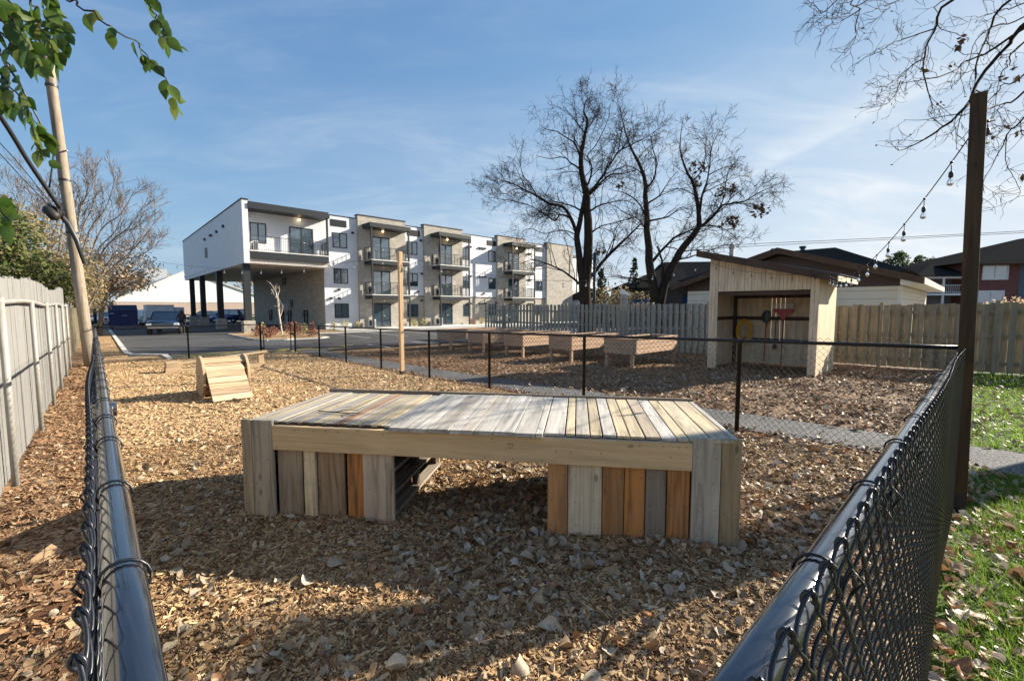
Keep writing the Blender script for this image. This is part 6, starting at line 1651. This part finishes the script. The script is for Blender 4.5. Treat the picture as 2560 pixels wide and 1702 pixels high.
# red brick apartment house on the right
RBR = bricks('red_brick', (.17, .05, .042), (.125, .04, .036), (.16, .10, .09), .24, .08)
p = at(2440, 768, 34); p.z = -.4425
t = thing('red_brick_house', 'two storey red brick house with white balconies at the right edge', 'house', p, R(-12))
MB().box(-.6, 0, -.3, 16, 12, 5.30).build('wall', RBR, t)
MB().box(2.55, -.012, -.3, 16.2, -.002, 5.28).build('grey_wall_panel', pmat('slate_panel', (.075, .095, .13), .7, var=.3, scale=1.5), t)
MB().hexa([(-1.3, -.8, 5.302), (16.7, -.8, 5.302), (16.7, 12.8, 5.302), (-1.3, 12.8, 5.302)], [(7.0, 5.6, 7.8), (11, 5.6, 7.8), (11, 6.4, 7.8), (7.0, 6.4, 7.8)]).build('roof', M['shingle'], t)
MB().box(-1.35, -.85, 5.13, 16.75, -.803, 5.35).build('gutter', M['rust'], t)
wf = pmat('white_window_frame', (.66, .68, .70), .5)
def hwin(x0, x1, z0, z1, nb, y=0.0):
    m = MB(); m.box(x0, y - .07, z0, x1, y - .014, z0 + .09); m.box(x0, y - .07, z1 - .09, x1, y - .014, z1)
    for k in range(nb + 1): x = x0 + (x1 - x0 - .09)*k/nb; m.box(x, y - .068, z0 + .091, x + .09, y - .014, z1 - .091)
    w_ = m.build('window', wf, t); MB().box(x0 + .05, y - .045, z0 + .05, x1 - .05, y - .03, z1 - .05).build('pane', M['paneblue'], w_)
M['paneblue'] = glass('pale_pane', (.20, .26, .33), .15)
hwin(.2, 1.85, 4.0, 5.1, 2); hwin(.05, 1.7, 2.1, 3.2, 2)
MB().box(-3.8, 1.6, -.3, -.62, 10, 4.3).build('wing_wall', pmat('grey_stucco', (.20, .21, .23), .8), t)
MB().hexa([(-4.3, -.4, 4.32), (-.61, -.4, 4.32), (-.61, 10.4, 4.32), (-4.3, 10.4, 4.32)], [(-1.2, 3.4, 5.5), (-.61, 3.4, 5.5), (-.61, 6, 5.5), (-1.2, 6, 5.5)]).build('wing_roof', M['shingle'], t)
bl = MB().box(-3.8, -.1, 2.85, -.62, 1.58, 3.0).build('balcony', wf, t)
m = MB(); railing(m, -3.75, -.05, -.68, -.05, 3.01, .62); m.build('railing', wf, bl)
m = MB()
for x in (-3.75, -2.3, -.75): m.box(x, -.08, -.3, x + .12, .04, 2.845); m.box(x, -.08, 3.005, x + .12, .04, 4.2)
m.box(-3.8, -.09, 4.13, -.65, .05, 4.3); m.build('balcony_post', wf, t)
# row of dark brick houses with blue awnings in the centre
DBR = bricks('brown_brick', (.085, .06, .055), (.06, .045, .042), (.09, .08, .075), .24, .08); AWN = pmat('blue_awning', (.025, .06, .13), .6, var=.1)
p = at(1545, 768, 46); p.z = -.4425; t = thing('brown_brick_house', 'dark brown brick house with a blue awning behind the left bare tree', 'house', p, R(-8))
def awn(x, z, wd): 
    MB().hexa([(x, -1.5, z), (x + wd, -1.5, z), (x + wd, -.01, z), (x, -.01, z)], [(x, -1.5, z + .1), (x + wd, -1.5, z + .1), (x + wd*.9, -.01, z + .75), (x + wd*.1, -.01, z + .75)]).build('awning', AWN, t)
    m = MB()
    for xx in (x + .05, x + wd - .13): m.box(xx, -1.45, -.2, xx + .08, -1.37, z - .002)
    m.build('awning_post', wf, t)
MB().box(0, 0, -.3, 6.4, 9, 3.9).build('wall', DBR, t)
MB().hexa([(-.6, -.7, 3.902), (7.2, -.7, 3.902), (7.2, 9.6, 3.902), (-.6, 9.6, 3.902)], [(4.8, 3.5, 6.1), (7.2, 3.5, 6.1), (7.2, 5.5, 6.1), (4.8, 5.5, 6.1)]).build('roof', M['shingle'], t)
awn(.9, 2.15, 2.3); hwin(4.2, 5.3, .8, 2.2, 1); hwin(.4, 1.2, .7, 2.0, 1); MB().box(2.2, -.05, -.2, 3.0, -.005, 1.9).build('door', wf, t)
p = at(1668, 768, 47); p.z = -.4425; t = thing('brown_brick_house', 'dark brick house with a tall roof and blue awning behind the right bare tree', 'house', p, R(-8))
MB().box(-1.0, .5, -.3, 6.0, 10, 4.6).build('wall', DBR, t)
MB().hexa([(-1.6, -.2, 4.602), (6.6, -.2, 4.602), (6.6, 10.7, 4.602), (-1.6, 10.7, 4.602)], [(.2, 3.5, 7.0), (5.6, 3.5, 7.0), (5.6, 6.5, 7.0), (.2, 6.5, 7.0)]).build('roof', M['shingle'], t)
MB().hexa([(0, -1.0, 2.3), (2.6, -1.0, 2.3), (2.6, .49, 2.3), (0, .49, 2.3)], [(0, -1.0, 2.4), (2.6, -1.0, 2.4), (2.6, .49, 3.05), (0.9, .49, 3.05)]).build('awning', AWN, t)
m = MB()
for xx in (.05, 2.4): m.box(xx, -.62, -.2, xx + .08, -.87, 2.298)
m.build('awning_post', wf, t); hwin(3.4, 4.8, .8, 2.3, 2, .5); hwin(.6, 1.6, .5, 2.0, 1, .5)
p = at(1760, 768, 52); p.z = -.4425; t = thing('pale_house', 'pale sided house with a dark mansard roof left of the shed roof', 'house', p, R(-8))
MB().box(-2, 0, -.3, 8, 9, 4.4).build('wall', CRM_, t); MB().hexa([(-2.5, -.4, 4.402), (8.5, -.4, 4.402), (8.5, 9.4, 4.402), (-2.5, 9.4, 4.402)], [(-1.4, 1, 7.2), (7.5, 1, 7.2), (7.5, 8, 7.2), (-1.4, 8, 7.2)]).build('roof', M['shingle'], t); hwin(0, 1.2, 1.0, 2.6, 1)
p = at(1410, 768, 60); p.z = -.4425; t = thing('grey_house', 'small pale grey house glimpsed behind the left bare tree trunk', 'house', p, R(-5))
MB().box(0, 0, -.3, 6.5, 8, 3.0).build('wall', pmat('pale_grey_siding', (.5, .52, .55), .7), t); MB().prism([(-.5, 2.9), (7, 2.9), (3.25, 4.6)], -.4, 8.4, 'y').build('roof', M['shingle'], t)
hwin(1.0, 2.3, .9, 2.2, 1); hwin(4.0, 5.3, .9, 2.2, 1)
# grey roofed bird house behind the fence
b = gx(1560, 24.2); t = thing('garden_pillar', 'grey pillar with a white sloping cap behind the picket fence', 'pillar', b)
MB().box(b.x - .16, b.y - .16, b.z, b.x + .16, b.y + .16, at(0, 735, 24.2).z).build('shaft', M['stone'], t, world=True)
zt = at(0, 735, 24.2).z
MB().hexa([(b.x - .18, b.y - .2, zt + .002), (b.x + .3, b.y - .2, zt - .1), (b.x + .3, b.y + .2, zt - .1), (b.x - .18, b.y + .2, zt + .002)], [(b.x - .18, b.y - .2, zt + .3), (b.x + .3, b.y - .2, zt - .04), (b.x + .3, b.y + .2, zt - .04), (b.x - .18, b.y + .2, zt + .3)]).build('cap', M['acwhite'], t, world=True)
